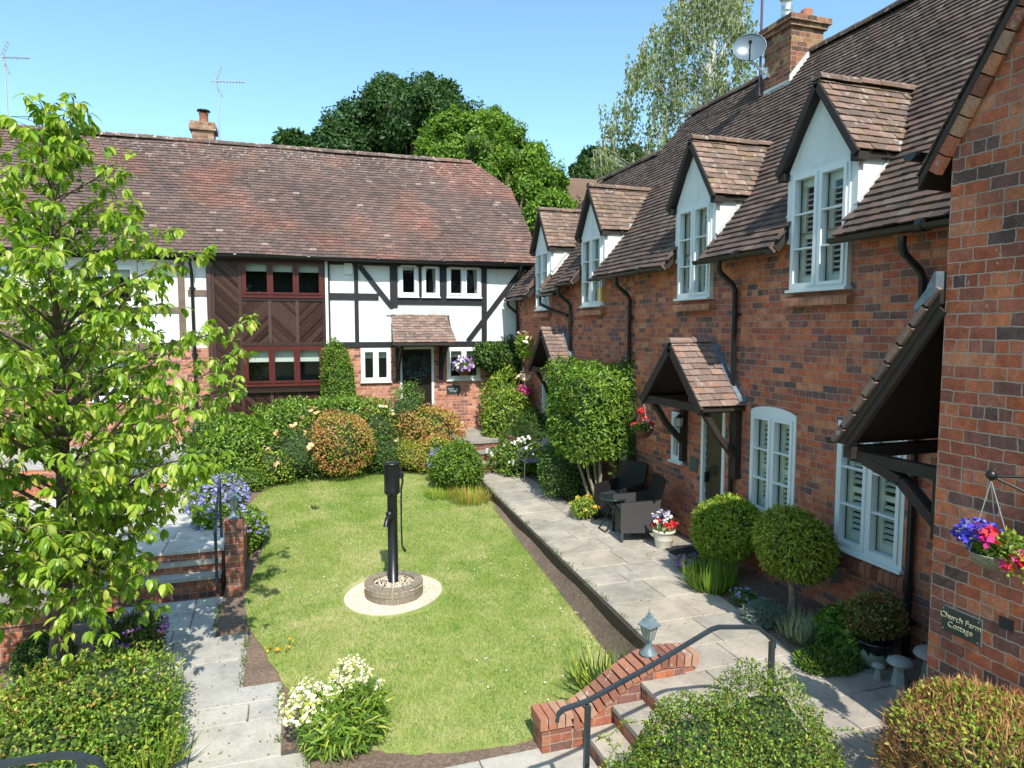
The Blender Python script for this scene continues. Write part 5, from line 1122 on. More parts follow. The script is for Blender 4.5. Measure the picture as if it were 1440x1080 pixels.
def shrub(name, label, cat, bx, by, z0, wpx, hpx, n, L, Wd, mats, e=2, ry=1., fl=None, group=None, stems=0, lift=0, yc=None, **kw):
    p = at(bx, by, z=z0) if yc is None else at(bx, by - hpx * .5, y=yc); dp = depth(p); rx = wpx / 2 * dp / F_PX; cy = p.y + (rx * ry * .8 if yc is None else 0); cx = p.x * cy / p.y
    zt = at(bx, by - hpx, y=cy).z; h = max(zt - z0, .1); rx *= depth((cx, cy, z0)) / dp
    t = thing(name, label, cat, (cx, cy, z0), group); hl = h * lift
    c = (cx, cy, z0 + hl + (h - hl) * .5); rad = (rx, rx * ry, (h - hl) * .53)
    bush(t, c, rad, n, L, Wd, mats, e=e, **kw)
    for q in (fl or []): flowers(t, c, rad, **q)
    if stems:
        rr = random.Random(stems); m = MB()
        for k in range(stems):
            a = rr.uniform(0, 6.28); m.tube([(cx + .06 * math.cos(a), cy + .06 * math.sin(a), z0 - .02), (cx + .09 * math.cos(a), cy + .09 * math.sin(a), z0 + hl * .6), (cx + rx * .45 * math.cos(a), cy + rx * .4 * math.sin(a), z0 + hl + (h - hl) * .45)], [.028, .022, .012], 7)
        m.build('stem', BARKL, t)
    return t
def tuft(name, label, cat, x, y, z, n, L, Wd, mats, spread=.12, lean=.55, group=None, kind='blade3', fl=None):
    r = np.random.RandomState(int(abs(x * 97 + y * 31)) % 9999); a = r.uniform(0, 6.28, n); q = spread * np.sqrt(r.uniform(0, 1, n)); P = np.c_[x + q * np.cos(a), y + q * np.sin(a), np.full(n, z)]
    D = np.c_[np.cos(a) * r.uniform(.1, lean, n) * (q / spread + .3), np.sin(a) * r.uniform(.1, lean, n) * (q / spread + .3), np.ones(n)]; N = np.c_[-np.cos(a) * 1., -np.sin(a) * 1., .5 * np.ones(n)] * -1 + r.normal(0, .2, (n, 3))
    t = thing(name, label, cat, (x, y, z), group); mats = mats if isinstance(mats, list) else [mats]
    leaves('foliage', P, D, N, L * r.uniform(.6, 1.1, n), Wd, kind, mats, t, r.randint(0, len(mats), n))
    if fl:
        k = fl['n']; b = r.uniform(0, 6.28, k); q = spread * 1.2 * np.sqrt(r.uniform(0, 1, k)); P = np.c_[x + q * np.cos(b), y + q * np.sin(b), z + L * fl.get('h', .9) * r.uniform(.85, 1.15, k)]; P = np.repeat(P, 4, 0) + r.normal(0, fl['size'] * .6, (k * 4, 3))
        leaves('blossom', P, r.normal(0, 1, P.shape), np.tile([0, -.3, 1.], (len(P), 1)) + r.normal(0, .5, P.shape), fl['size'], fl['size'], 'petal', fl['mats'], t, r.randint(0, len(fl['mats']), len(P)))
    return t

# --- border along the timber framed house
shrub('laurel_hedge', 'wide clipped glossy laurel hedge below the dark red windows', 'hedge', 452, 655, .1, 178, 92, 16000, .08, .038, [G_LAUREL, G_LIME], wts=[3, 2], e=4, ry=.45, amp=.10, yc=16.5, seed=3, up=.4)
shrub('laurel_bush', 'rounded glossy laurel bush at the left end of the border beside the steps', 'bush', 330, 684, -.05, 104, 96, 7000, .08, .042, [G_LAUREL, G_LIME], wts=[3, 2], amp=.10, seed=4, ry=.8)
shrub('laurel_bush', 'low laurel bush behind the blue geraniums, in front of the rounded laurel', 'bush', 300, 655, .1, 60, 75, 2500, .08, .04, [G_LAUREL, G_MID], yc=15.7, seed=44)
shrub('pieris_bush', 'rounded bush with copper orange tips in the middle of the border', 'bush', 480, 665, -.04, 88, 82, 6500, .06, .03, [G_LIME, G_ORG, G_ORG], wts=[1, 2, 1], amp=.10, yc=15.15, seed=5, tipw=-.6)
shrub('pieris_bush', 'copper tipped bush in front of the far brick wall left of the doorsteps', 'bush', 602, 632, .2, 92, 62, 5200, .07, .034, [G_YEL, G_ORG, G_ORG], wts=[1, 2, 1], amp=.14, yc=16.2, seed=6, tipw=-.2)
shrub('pieris_bush', 'small copper leaved bush in front of the doorstep bushes', 'bush', 612, 665, .0, 56, 52, 2200, .06, .03, [G_YEL, G_ORG], amp=.15, seed=61, tipw=-.5)
shrub('box_bush', 'small clipped dark green box bush in front of the far door', 'bush', 571, 600, .0, 50, 54, 3600, .05, .026, [G_MID, G_LAUREL], e=4, amp=.05, yc=16.25, seed=7, ry=.7)
shrub('rose_bush', 'rose bush with peach yellow roses between the laurel and the copper bush', 'rose bush', 425, 668, -.03, 92, 66, 3600, .06, .034, [G_MID, G_DARK], amp=.2, yc=15.35, seed=8, fl=[dict(n=13, size=.07, mats=[G_PEACH], seed=8, amp=.2, cluster=7, zmin=-.2)])
shrub('rose_bush', 'taller rose with peach roses against the laurel hedge', 'rose bush', 452, 622, .25, 60, 44, 1600, .06, .034, [G_MID, G_YEL], amp=.2, yc=15.75, seed=9, fl=[dict(n=9, size=.08, mats=[G_PEACH], seed=9, amp=.2, cluster=7, zmin=0)])
shrub('rose_bush', 'rose bush with white blooms right of the laurel hedge', 'rose bush', 535, 640, .15, 60, 62, 2400, .06, .034, [G_MID, G_DARK, G_YEL], amp=.2, yc=15.9, seed=10, fl=[dict(n=14, size=.06, mats=[G_WHITE, G_PEACH], seed=10, amp=.2, cluster=6, zmin=-.2)])
shrub('low_border_plant', 'low grey green plants edging the lawn below the roses', 'plant', 418, 672, -.04, 95, 22, 2600, .05, .025, [G_MID, G_BRZ, G_SILV], amp=.25, seed=11, ry=.4)
shrub('dark_leafy_bush', 'dark green bush right of the copper tipped bush', 'bush', 540, 668, -.03, 52, 55, 2400, .06, .03, [G_DARK, G_MID], amp=.15, seed=12)
shrub('leafy_bush', 'rounded light green bush at the right end of the border by the path', 'bush', 646, 690, -.05, 64, 66, 4600, .075, .03, [G_MID, G_LIME], amp=.12, seed=13)
shrub('heather_mound', 'yellow orange mound between the grass clump and the leafy bush', 'plant', 585, 668, -.03, 62, 42, 3000, .05, .022, [G_YEL, G_ORG, G_LIME], wts=[3, 1, 1], amp=.15, seed=14)
shrub('blue_salvia', 'blue violet flower clump beside the right hand leafy bush', 'flowers', 618, 678, -.05, 30, 45, 900, .06, .02, [G_MID], amp=.2, seed=15, fl=[dict(n=46, size=.035, mats=[G_BLUE], seed=15, cluster=4)])
for bx, by, w_, lab in ((560, 655, .2, 'tall bright grass clump behind the yellow mound'), (590, 650, .18, 'bright grass clump nearest the far doorsteps')):
    p = at(bx, by, z=0); tuft('ornamental_grass', lab, 'grass clump', p.x, p.y, .0, 260, .75, .028, [G_LIME, G_YEL], spread=.32, lean=.6)
p = at(662, 702, z=-.12); tuft('ornamental_grass', 'low straw coloured grass where the border meets the stone path', 'grass clump', p.x, p.y, -.14, 520, .26, .012, [G_YEL, G_LIME, G_ORG], spread=.42, lean=.8)
p = at(640, 695, z=-.12); tuft('ornamental_grass', 'straw green grass at the foot of the right hand leafy bush', 'grass clump', p.x - .3, p.y, -.16, 300, .2, .012, [G_YEL, G_LIME], spread=.3, lean=.8)
shrub('leafy_bush', 'low bright leafy plants between the geraniums and the lawn', 'bush', 352, 692, -.08, 60, 34, 1600, .06, .03, [G_MID, G_LIME], amp=.25, seed=131)
shrub('low_border_plant', 'low yellow green plants at the foot of the copper bush', 'plant', 392, 662, -.03, 60, 30, 1500, .06, .03, [G_LIME, G_YEL], amp=.25, yc=15.0, seed=132)
# climbers and wall shrubs
t = thing('climbing_conifer', 'narrow green climber growing up the brick beside the dark red windows', 'climber', (1.15, 17.0, .4))
bush(t, (1.12, 16.9, 1.62), (.36, .24, 1.28), 6500, .06, .03, [G_MID, G_LIME], e=3, amp=.12, seed=16); bush(t, (1.45, 16.85, .95), (.38, .26, .55), 2200, .06, .03, [G_MID, G_LIME], seed=17, name='foliage')
t = thing('climbing_shrub', 'dark green climber over the far wall in the corner between the two houses', 'climber', (5.2, 16.9, .6))
bush(t, (5.0, 16.85, 2.45), (.55, .3, .42), 3600, .10, .045, [G_MID, G_DARK], amp=.18, seed=18); bush(t, (5.45, 16.9, 2.2), (.38, .25, .75), 2000, .09, .04, [G_DARK], amp=.15, seed=19)
t = thing('climbing_rose', 'pale pink climbing rose at the far corner of the right hand cottage', 'climber', (5.6, 16.4, 2.6)); bush(t, (5.6, 16.2, 2.72), (.16, .36, .28), 700, .07, .035, [G_LIME], amp=.25, seed=20, core=0); flowers(t, (5.6, 16.2, 2.8), (.16, .36, .32), 16, .05, [G_WHITE, G_PEACH], seed=20)
shrub('choisya_bush', 'upper yellow green bush in the corner by the doorsteps', 'bush', 709, 590, .0, 62, 62, 3400, .10, .04, [G_LIME, G_YEL, G_LAUREL], amp=.15, yc=16.4, seed=21)
shrub('choisya_bush', 'lower yellow green bush above the brick step wall', 'bush', 712, 618, .0, 66, 66, 4200, .10, .04, [G_LIME, G_YEL, G_LAUREL], amp=.14, yc=15.75, seed=22)
shrub('fern_bush', 'feathery dark green bush by the far cottage wall', 'bush', 750, 640, .0, 58, 60, 4200, .09, .016, [G_DARK, G_MID], amp=.15, yc=14.5, seed=23)
shrub('conifer_bush', 'small yellow green conifer ball beside the doorsteps wall', 'bush', 718, 642, .0, 36, 44, 2400, .045, .018, [G_LIME, G_DARK], amp=.08, yc=15.0, seed=24)
shrub('white_flower_bed', 'low clump with white flowers edging the far end of the path', 'flowers', 728, 662, .0, 64, 40, 2600, .08, .035, [G_LIME, G_MID], amp=.2, yc=14.2, seed=25, fl=[dict(n=30, size=.055, mats=[G_WHITE], seed=25, amp=.2, cluster=4)])
shrub('fern_bush', 'arching light green fern behind the metal garden chair', 'fern', 762, 665, .0, 40, 36, 900, .16, .022, [G_LIME], amp=.2, yc=13.9, seed=26)
# standard hedge on bare stems
t = thing('standard_hedge', 'tall clipped leafy block on bare stems beside the rattan chairs', 'hedge', (4.95, 11.0, 0))
A = at(835, 570, y=11.2); hc = (5.14, 11.25, 1.72); bush(t, hc, (.54, .80, .80), 12500, .085, .032, [G_LAUREL, G_LIME, G_MID], wts=[3, 3, 1], e=6, amp=.05, seed=27, up=.1, droop=.3, core=.8)
for k, (a, b) in enumerate((((5.2, 10.9, 0), (4.98, 11.1, 1.1)), ((5.25, 10.95, 0), (5.2, 11.2, 1.2)), ((5.3, 11.0, 0), (5.35, 11.3, 1.2)), ((5.12, 11.0, 0), (4.85, 11.45, 1.2)), ((5.15, 10.85, 0), (5.22, 10.95, 1.2)))):
    m = MB(); a, b = Vector(a), Vector(b); m.tube([a, a.lerp(b, .5) + Vector((.02 * (k - 2), 0, 0)), b], [.038, .03, .024], 8); m.build('stem', BARKL, t)
shrub('dark_clipped_bush', 'dark green clipped bush under the standard hedge', 'bush', 797, 706, .0, 82, 84, 5600, .055, .028, [G_DARK, G_MID], amp=.08, seed=28, e=3, ry=.9)
shrub('leafy_bush', 'darker leafy bush high on the wall behind the standard hedge', 'bush', 885, 620, .0, 48, 122, 1900, .09, .035, [G_MID, G_DARK], amp=.15, yc=10.7, seed=29, ry=.6)
shrub('marigold_clump', 'yellow green clump with orange marigolds beside the rattan chair', 'flowers', 826, 732, .0, 44, 34, 1100, .06, .025, [G_YEL, G_LIME], amp=.2, seed=30, fl=[dict(n=14, size=.04, mats=[G_ORNG], seed=30, cluster=5)])
# near bed
shrub('ball_bush', 'bright green ball shaped bush nearest the second door', 'bush', 1020, 812, .0, 90, 108, 9500, .055, .024, [G_LIME, G_YEL], wts=[3, 2], lift=.22, stems=6, amp=.06, yc=7.38, seed=31, core=.84)
shrub('maple_tree', 'small ball headed maple on a thin trunk between the two white windows', 'tree', 1114, 866, .0, 100, 142, 8000, .062, .018, [G_YEL, G_LIME, G_BRZ], wts=[4, 2, 1], lift=.40, amp=.08, yc=6.0, seed=32, droop=.7, core=.8, kind='fold')
p = at(1114, 872, z=0); m = MB(); tt = bpy.data.objects['maple_tree']; lx, ly = tt.location.x, tt.location.y
m.tube([(lx, ly, -.02), (lx + .02, ly, .2), (lx + .0, ly, .42), (lx - .04, ly, .6)], [.05, .042, .035, .02], 10)
for k in range(6): a = k * 1.05; m.tube([(lx, ly, .38), (lx + .15 * math.cos(a), ly + .15 * math.sin(a), .55), (lx + .28 * math.cos(a), ly + .26 * math.sin(a), .68)], [.02, .015, .008], 6)
m.build('trunk', BARKL, tt)
p = at(1000, 826, z=0); tuft('iris_clump', 'strappy green iris leaves with mauve flowers at the path edge', 'plant', p.x, p.y, 0, 300, .36, .026, [G_MID, G_LIME], spread=.26, lean=.9)
shrub('mauve_flower_clump', 'mauve flower clump spilling onto the path near the door mat', 'flowers', 973, 806, .0, 42, 22, 500, .05, .02, [G_MID], amp=.2, seed=33, fl=[dict(n=60, size=.03, mats=[G_PURP], seed=33, cluster=4)])
shrub('campanula', 'small blue flowered plant in the soil between the ball bushes', 'flowers', 1050, 856, .0, 34, 26, 700, .04, .02, [G_MID], amp=.2, seed=34, fl=[dict(n=22, size=.028, mats=[G_BLUE], seed=34, cluster=4)])
shrub('lavender_mound', 'silver grey lavender mound in the bed by the handrail', 'plant', 1076, 886, .0, 52, 34, 3000, .06, .009, [G_SILV], amp=.15, seed=35)
p = at(1135, 908, z=0); tuft('ornamental_grass', 'pale striped ornamental grass in the near bed', 'grass clump', p.x, p.y + .08, 0, 240, .34, .013, [G_VAR], spread=.1, lean=1.3)
shrub('low_heather', 'low spreading green heather at the edge of the near bed', 'plant', 1158, 948, .0, 88, 28, 4500, .05, .012, [G_MID, G_DARK, G_LIME], amp=.18, seed=36, ry=.7)
shrub('hydrangea', 'dark green hydrangea with pale buds beside the glazed planter', 'bush', 1194, 928, .0, 66, 62, 1700, .095, .055, [G_MID, G_LAUREL], amp=.12, seed=37, fl=[dict(n=9, size=.04, mats=[G_YEL], seed=37, cluster=4)])
bush(plt, (5.26, 4.92, .44), (.27, .25, .22), 3000, .038, .018, [G_BRZ, G_MID, G_ORG], wts=[4, 2, 1], amp=.1, seed=38)
tuft('iris_clump', 'dark sword leaves poking over the curved brick wall by the lantern', 'plant', 2.98, 5.85, -.38, 90, .42, .03, [G_DARK, G_MID, G_YEL], spread=.32, lean=1.3)
# bottom right: big leafy shrub and clipped brown hedge
t = thing('cotoneaster_bush', 'large spreading leafy bush in the foreground in front of the near handrail', 'bush', (2.75, 3.75, -.3))
for c_, r_, n_, sd in (((2.55, 3.74, .13), (.64, .44, .54), 17000, 40), ((3.10, 3.72, .12), (.46, .42, .62), 14000, 41), ((2.08, 3.66, -.06), (.42, .40, .46), 8500, 42)):
    bush(t, c_, r_, n_, .027, .0145, [G_MID, G_LIME, G_YEL, G_BRZ], wts=[5, 4, 1.5, 2.5], amp=.2, seed=sd, core=.8, depthr=(.82, 1.1), spread=.8)
# long arching shoots
r = np.random.RandomState(5); Pn = []; Dn = []; m = MB()
for k in range(95):
    b = Vector((r.uniform(1.8, 3.4), 3.72 + r.uniform(-.3, .25), r.uniform(.0, .55))); dr = Vector((r.normal(.15, .5), r.normal(-.1, .4), r.uniform(.1, .5))).normalized(); L_ = r.uniform(.22, .42); pts = [b + dr * L_ * q + Vector((0, 0, -.16 * q * q)) for q in (0, .33, .66, 1)]; m.tube(pts, [.004, .003, .003, .002], 4, caps=False)
    for q in range(16):
        f = q / 15; c_ = b + dr * L_ * f + Vector((0, 0, -.16 * f * f)); Pn.append(c_); Dn.append(dr * .4 + Vector(r.normal(0, .8, 3)))
leaves('shoots', [tuple(v) for v in Pn], [tuple(v) for v in Dn], r.normal(0, .6, (len(Pn), 3)) + [0, 0, 1], .03, .015, 'fold', [G_LIME, G_YEL], t, r.randint(0, 2, len(Pn)), m)
m.build('twigs', G_CLIP, t)
tag(bpy.data.objects['twigs'])
t = thing('clipped_hedge', 'clipped brown twiggy hedge with green tips at the bottom right corner', 'hedge', (4.12, 3.05, 0))
hb = (4.15, 2.86, .22); hr_ = (.62, .62, .66)
bush(t, hb, hr_, 19000, .09, .0065, [G_CLIP], kind='blade3', amp=.05, seed=45, core=.84, spread=.5, up=.8, e=2.6, depthr=(.86, 1.0), name='twigs')
bush(t, hb, hr_, 2600, .034, .018, [G_YEL, G_LIME], amp=.05, seed=45, core=0, e=2.6, zmin=.55, depthr=(.96, 1.04)); bush(t, hb, hr_, 650, .034, .019, [G_YEL, G_BRZ, G_LIME], amp=.05, seed=45, core=0, e=2.6, zmin=-.6, depthr=(.94, 1.03), name='new_leaves')
p = at(1246, 1072, z=0); tuft('lavender_pot_plant', 'pale lavender flower spikes between the paving and the brown hedge', 'flowers', p.x + .03, p.y + .02, 0, 60, .22, .008, [G_MID], spread=.06, lean=.4, fl=dict(n=18, size=.018, mats=[G_BLUE, G_WHITE], h=.85))
def shoots(t, k_, fx, mats, n_l, L, W_, seed, ln=(.2, .45), up=(.3, 1.)):
    r = np.random.RandomState(seed); Pn = []; Dn = []; m = MB()
    for k in range(k_):
        b = Vector(fx(r)); dr = Vector((r.normal(0, .35), r.normal(0, .35), r.uniform(*up))).normalized(); L_ = r.uniform(*ln); pts = [b + dr * L_ * q + Vector((0, 0, -.12 * q * q)) for q in (0, .33, .66, 1)]; m.tube(pts, [.004, .003, .003, .002], 4, caps=False, mi=len(mats))
        for q in range(n_l): f = (q + .5) / n_l; Pn.append(tuple(b + dr * L_ * f + Vector((0, 0, -.12 * f * f)))); Dn.append(tuple(dr * .5 + Vector(r.normal(0, .8, 3))))
    return leaves('shoots', Pn, Dn, r.normal(0, .6, (len(Pn), 3)) + [0, 0, 1], L, W_, 'fold', mats + [G_CLIP], t, r.randint(0, len(mats), len(Pn)), m)
# cream pieris at the lawn edge
t = thing('pieris_bush', 'cream topped pieris at the near left corner of the lawn', 'bush', (.3, 6.05, -.47))
bush(t, (.38, 5.94, -.22), (.34, .28, .25), 1500, .13, .022, [G_LIME, G_MID, G_YEL], wts=[3, 3, 1], amp=.15, seed=46, kind='blade3', core=.6, spread=.6)
for k, (c_, r_, n_) in enumerate((((.10, 6.0, -.02), (.17, .17, .11), 90), ((.44, 6.15, .05), (.16, .15, .12), 95), ((.60, 6.05, -.05), (.13, .14, .10), 50), ((.28, 5.86, -.17), (.15, .12, .10), 50), ((.30, 6.05, -.03), (.12, .12, .09), 30), ((.00, 5.95, -.1), (.12, .12, .10), 45))):
    flowers(t, c_, r_, n_, .022, [G_CREAM, G_WHITE, G_YEL, G_CREAM], seed=80 + k, cluster=9, zmin=-.7, amp=.3, name='blossom')
    q = MB(); q.tube([(.35, 6.0, -.3), (c_[0], c_[1], c_[2] + .02)], .008, 6); q.build('stem', BARKL, t)
# blue geraniums at the left steps
t = thing('geranium_bed', 'big mound of lavender blue geraniums beside the left steps', 'flowers', (-1.1, 12.0, .1))
for k, (c_, r_, nf) in enumerate((((-1.22, 12.6, .22), (.44, .75, .42), 330), ((-.72, 11.4, .0), (.30, .55, .35), 60), ((-1.2, 11.35, .18), (.28, .35, .28), 55))):
    bush(t, c_, r_, 2800, .06, .045, [G_LIME, G_MID], amp=.15, seed=47 + k); flowers(t, c_, r_, nf, .038, [G_BLUE], seed=47 + k, cluster=4, zmin=-.1)
tuft('lawn_weed', 'tiny dark green sprigs growing in the lawn left of the pump', 'plant', lawn_at(443, 716).x, lawn_at(443, 716).y, lawn_z(lawn_at(443, 716).y), 30, .09, .02, [G_DARK], spread=.06, lean=1)
p = lawn_at(392, 914); tuft('dandelions', 'yellow dandelions at the left edge of the lawn', 'flowers', p.x, p.y, lawn_z(p.y), 12, .05, .01, [G_LIME], spread=.14, lean=1, fl=dict(n=9, size=.025, mats=[G_ORNG, G_YEL], h=1))
# bottom left shrubs
t = thing('spiraea_bush', 'large light green leafy bush filling the bottom left foreground', 'bush', (-2.0, 6.2, -.46))
for c_, r_, n_, sd in (((-1.82, 6.75, -.22), (.62, .6, .42), 9000, 50), ((-2.05, 5.95, -.28), (.72, .6, .34), 8000, 51), ((-1.42, 6.25, -.28), (.40, .5, .30), 4600, 52), ((-2.6, 4.9, -.36), (.7, .6, .24), 4500, 53)):
    bush(t, c_, r_, n_, .043, .023, [G_LIME, G_MID, G_YEL, G_ORG], wts=[6, 5, 2, .3], amp=.3, seed=sd, core=.75, depthr=(.75, 1.12))
shrub('purple_spiraea', 'dusky purple flowered spiraea behind the bottom left bush', 'bush', 186, 940, -.4, 90, 74, 2400, .05, .024, [G_MID, G_BRZ], amp=.2, seed=54, fl=[dict(n=40, size=.03, mats=[G_PURP], seed=54, cluster=4)])
shrub('dark_leafy_bush', 'dark leafy bush at the foot of the foreground tree trunk', 'bush', 62, 960, -.44, 80, 62, 2600, .05, .026, [G_DARK, G_MID], amp=.18, seed=55)
p = at(208, 1085, z=-.45); tuft('daylily_clump', 'fountain of strappy lime leaves at the bottom edge of the left bed', 'plant', p.x, p.y, -.45, 170, .42, .026, [G_LIME, G_YEL], spread=.14, lean=1.5)
p = at(20, 1085, z=-.45); tuft('euphorbia', 'yellow orange leafy clump in the bottom left corner', 'plant', p.x, p.y + .2, -.2, 140, .3, .035, [G_YEL, G_ORG], spread=.2, lean=1.1)
tq = bpy.data.objects['spiraea_bush']
shoots(tq, 90, lambda r: (-1.85 + r.uniform(-.6, .5), 6.6 + r.uniform(-.5, .45), .08 - abs(r.normal(0, .12))), [G_LIME, G_MID, G_YEL], 15, .048, .026, 71)
shoots(tq, 45, lambda r: (-1.4 + r.uniform(-.25, .2), 6.3 + r.uniform(-.3, .3), -.15 - abs(r.normal(0, .08))), [G_LIME, G_MID], 14, .045, .024, 72)
# hanging baskets
def basket(label, c, r, wick, fl, n=500, seed=1, chain=.42, hook=None, nl=None):
    t = thing('hanging_basket', label, 'hanging basket', (c[0], c[1], c[2]), 'hanging baskets on the walls'); m = MB(); c = Vector(c)
    m.lathe([(r * .25, -r * .78), (r * .6, -r * .62), (r * .88, -r * .3), (r, 0), (r * 1.03, .01), (r * .9, .0), (r * .1, -.01)], c, 22); m.build('basket', wick, t)
    m = MB()
    for k in range(3): a = k * 2.1 + .5; m.tube([c + Vector((r * math.cos(a), r * math.sin(a), 0)), Vector(hook)], .004, 5)
    m.build('chain', STEEL, t)
    bush(t, c + Vector((0, 0, r * .3)), (r * 1.05, r * 1.05, r * .6), n, .04 if r < .2 else .05, .022, [G_LIME, G_MID], amp=.25, seed=seed, core=.7, zmin=-.4)
    for k, (mt, nn, off, sz, rr) in enumerate(fl): flowers(t, c + Vector(off), (r * rr, r * rr, r * rr * .7), nn, sz, mt, seed=seed + k * 3, cluster=5, zmin=-.3, name='blossom')
    return t
WIC = mat_plain('grey_wicker', (.30, .27, .20), .9, var=.5, vs=60, bump=1, bs=90); WICB = mat_plain('brown_wicker', (.16, .06, .035), .8, var=.4, vs=60, bump=1, bs=80)
bk = at(1396, 778, x=4.27); hk = at(1394, 676, x=4.25)
basket('wicker hanging basket with blue lobelia and pink petunias on the near gable wall', (4.27, bk.y, bk.z), .135, WIC, [([G_DBLUE, G_DBLUE, G_BLUE], 95, (-.03, .09, .10), .028, .75), ([G_RED, G_PINK], 9, (-.1, .0, .12), .036, .55), ([G_PINK, G_RED], 12, (-.06, -.2, .0), .036, .45)], n=420, seed=60, hook=(4.25, hk.y, hk.z))
t = bpy.data.objects['hanging_basket']; bush(t, Vector((4.24, bk.y - .17, bk.z + .05)), (.09, .14, .13), 260, .04, .022, [G_YEL, G_LIME], amp=.3, seed=66, core=0)
br = thing('wall_bracket', 'black iron bracket holding the lobelia basket on the near gable wall', 'bracket', (G, hk.y - .1, hk.z)); m = MB()
e_ = Vector((4.25, hk.y, hk.z + .03)); m.tube([e_, (G - .02, hk.y - .22, hk.z + .05)], .009, 6); m.tube([e_, (4.4, hk.y - .15, hk.z - .07), (G - .02, hk.y - .22, hk.z - .1)], .008, 6); m.tube([(G - .015, hk.y - .22, hk.z + .1), (G - .015, hk.y - .22, hk.z - .16)], .012, 6); m.lathe([(.006, -.03), (.03, -.01), (.035, .01), (.02, .035), (.004, .04)], e_, 12); m.build('arm', BLACKP, br)
c2_ = at(905, 605, x=5.35); basket('small hanging basket with red flowers below the corner of the tiled porch', (5.35, c2_.y, c2_.z), .155, WICB, [([G_RED], 14, (0, 0, .1), .04, .9), ([G_RED], 6, (-.02, .02, .28), .04, .3), ([G_WHITE], 12, (.02, -.05, .06), .02, .9)], n=420, seed=61, hook=(5.35, c2_.y, c2_.z + .42))
c3_ = at(652, 518, y=16.9); basket('hanging basket of lilac petunias in front of the far white window', (c3_.x, 16.88, c3_.z - .02), .2, WICB, [([G_BLUE, G_PURP, G_WHITE], 85, (0, 0, .09), .055, 1.15)], n=420, seed=62, hook=(c3_.x, 16.9, c3_.z + .5))
c4_ = at(736, 548, x=5.45); basket('hanging basket of magenta and pale pink flowers under the far tiled porch', (5.45, c4_.y, c4_.z - .02), .16, WICB, [([G_PINK], 40, (0, 0, .0), .05, .95), ([G_PEACH, G_WHITE], 22, (0, .05, .3), .05, .8)], n=200, seed=63, hook=(5.45, c4_.y, c4_.z + .55))
bush(pt, (5.16, 8.62, .30), (.15, .15, .07), 260, .04, .02, [G_MID], seed=64, core=0); flowers(pt, (5.16, 8.62, .31), (.15, .15, .08), 20, .035, [G_RED], seed=65, cluster=5); flowers(pt, (5.14, 8.66, .40), (.15, .13, .10), 13, .034, [G_WHITE, G_WHITE, G_BLUE], seed=67, cluster=7)
flowers(fp, (3.76, 16.95, .86), (.12, .1, .06), 14, .04, [G_PINK, G_WHITE], seed=68, cluster=5)
r = np.random.RandomState(3); n = 480; a = r.uniform(0, 6.28, n); q = r.normal(0, .045, (n, 2)); wc = wt.location; P = np.c_[wc.x + (.25 + q[:, 0]) * np.cos(a), np.full(n, YF - .03) - np.abs(q[:, 1]) * .5, wc.z + (.25 + q[:, 0]) * np.sin(a)]
leaves('foliage', P, r.normal(0, 1, (n, 3)), r.normal(0, .5, (n, 3)) + [0, -1, 0], .07, .03, 'fold', [LS('wreath_leaf', [(.03, .07, .07), (.10, .17, .18), (.03, .05, .03)], .1)], wt)

# ================================================================== THE YOUNG TREE IN THE FOREGROUND
tr = thing('young_cherry_tree', 'young foreground tree with drooping bright green leaves at the left edge', 'tree', (-2.35, 8.05, -.5))
base = Vector((-2.38, 8.0, -.5)); R_ = np.random.RandomState(21); rr = random.Random(5)
spine = lambda t: base + Vector((.05 * math.sin(t * 5) + .5 * t, -.85 * t, 5.5 * t))
m = MB(); m.tube([spine(t / 14) for t in range(15)], [.115 - .105 * (t / 14) ** .8 for t in range(15)], 12); m.build('trunk', BARK, tr)
prof_t = lerp_tab([(0, .6), (.6, 1.0), (1.2, 1.3), (1.8, 1.6), (2.6, 2.0), (3.3, 1.85), (3.8, 1.35), (4.3, .95), (4.7, .5), (5.0, .3), (5.3, .12)])
Pn, Dn, Nn_, Ln = [], [], [], []; bm_ = MB(); tw = MB()
def cluster(c, dr, k):
    for i in range(k):
        a = rr.uniform(0, 6.283); out = Vector((math.cos(a), math.sin(a), 0)) * .8 + dr * .5; d = (out + Vector((0, 0, rr.uniform(-1.4, -.05)))).normalized()
        Pn.append(tuple(c + d * .015)); Dn.append(tuple(d)); nn = Vector((d.x * .5, d.y * .5, 1.1)) + Vector((rr.gauss(0, .3), rr.gauss(0, .3), 0)); Nn_.append(tuple(nn)); Ln.append(rr.uniform(.055, .13))
nb_ = 140
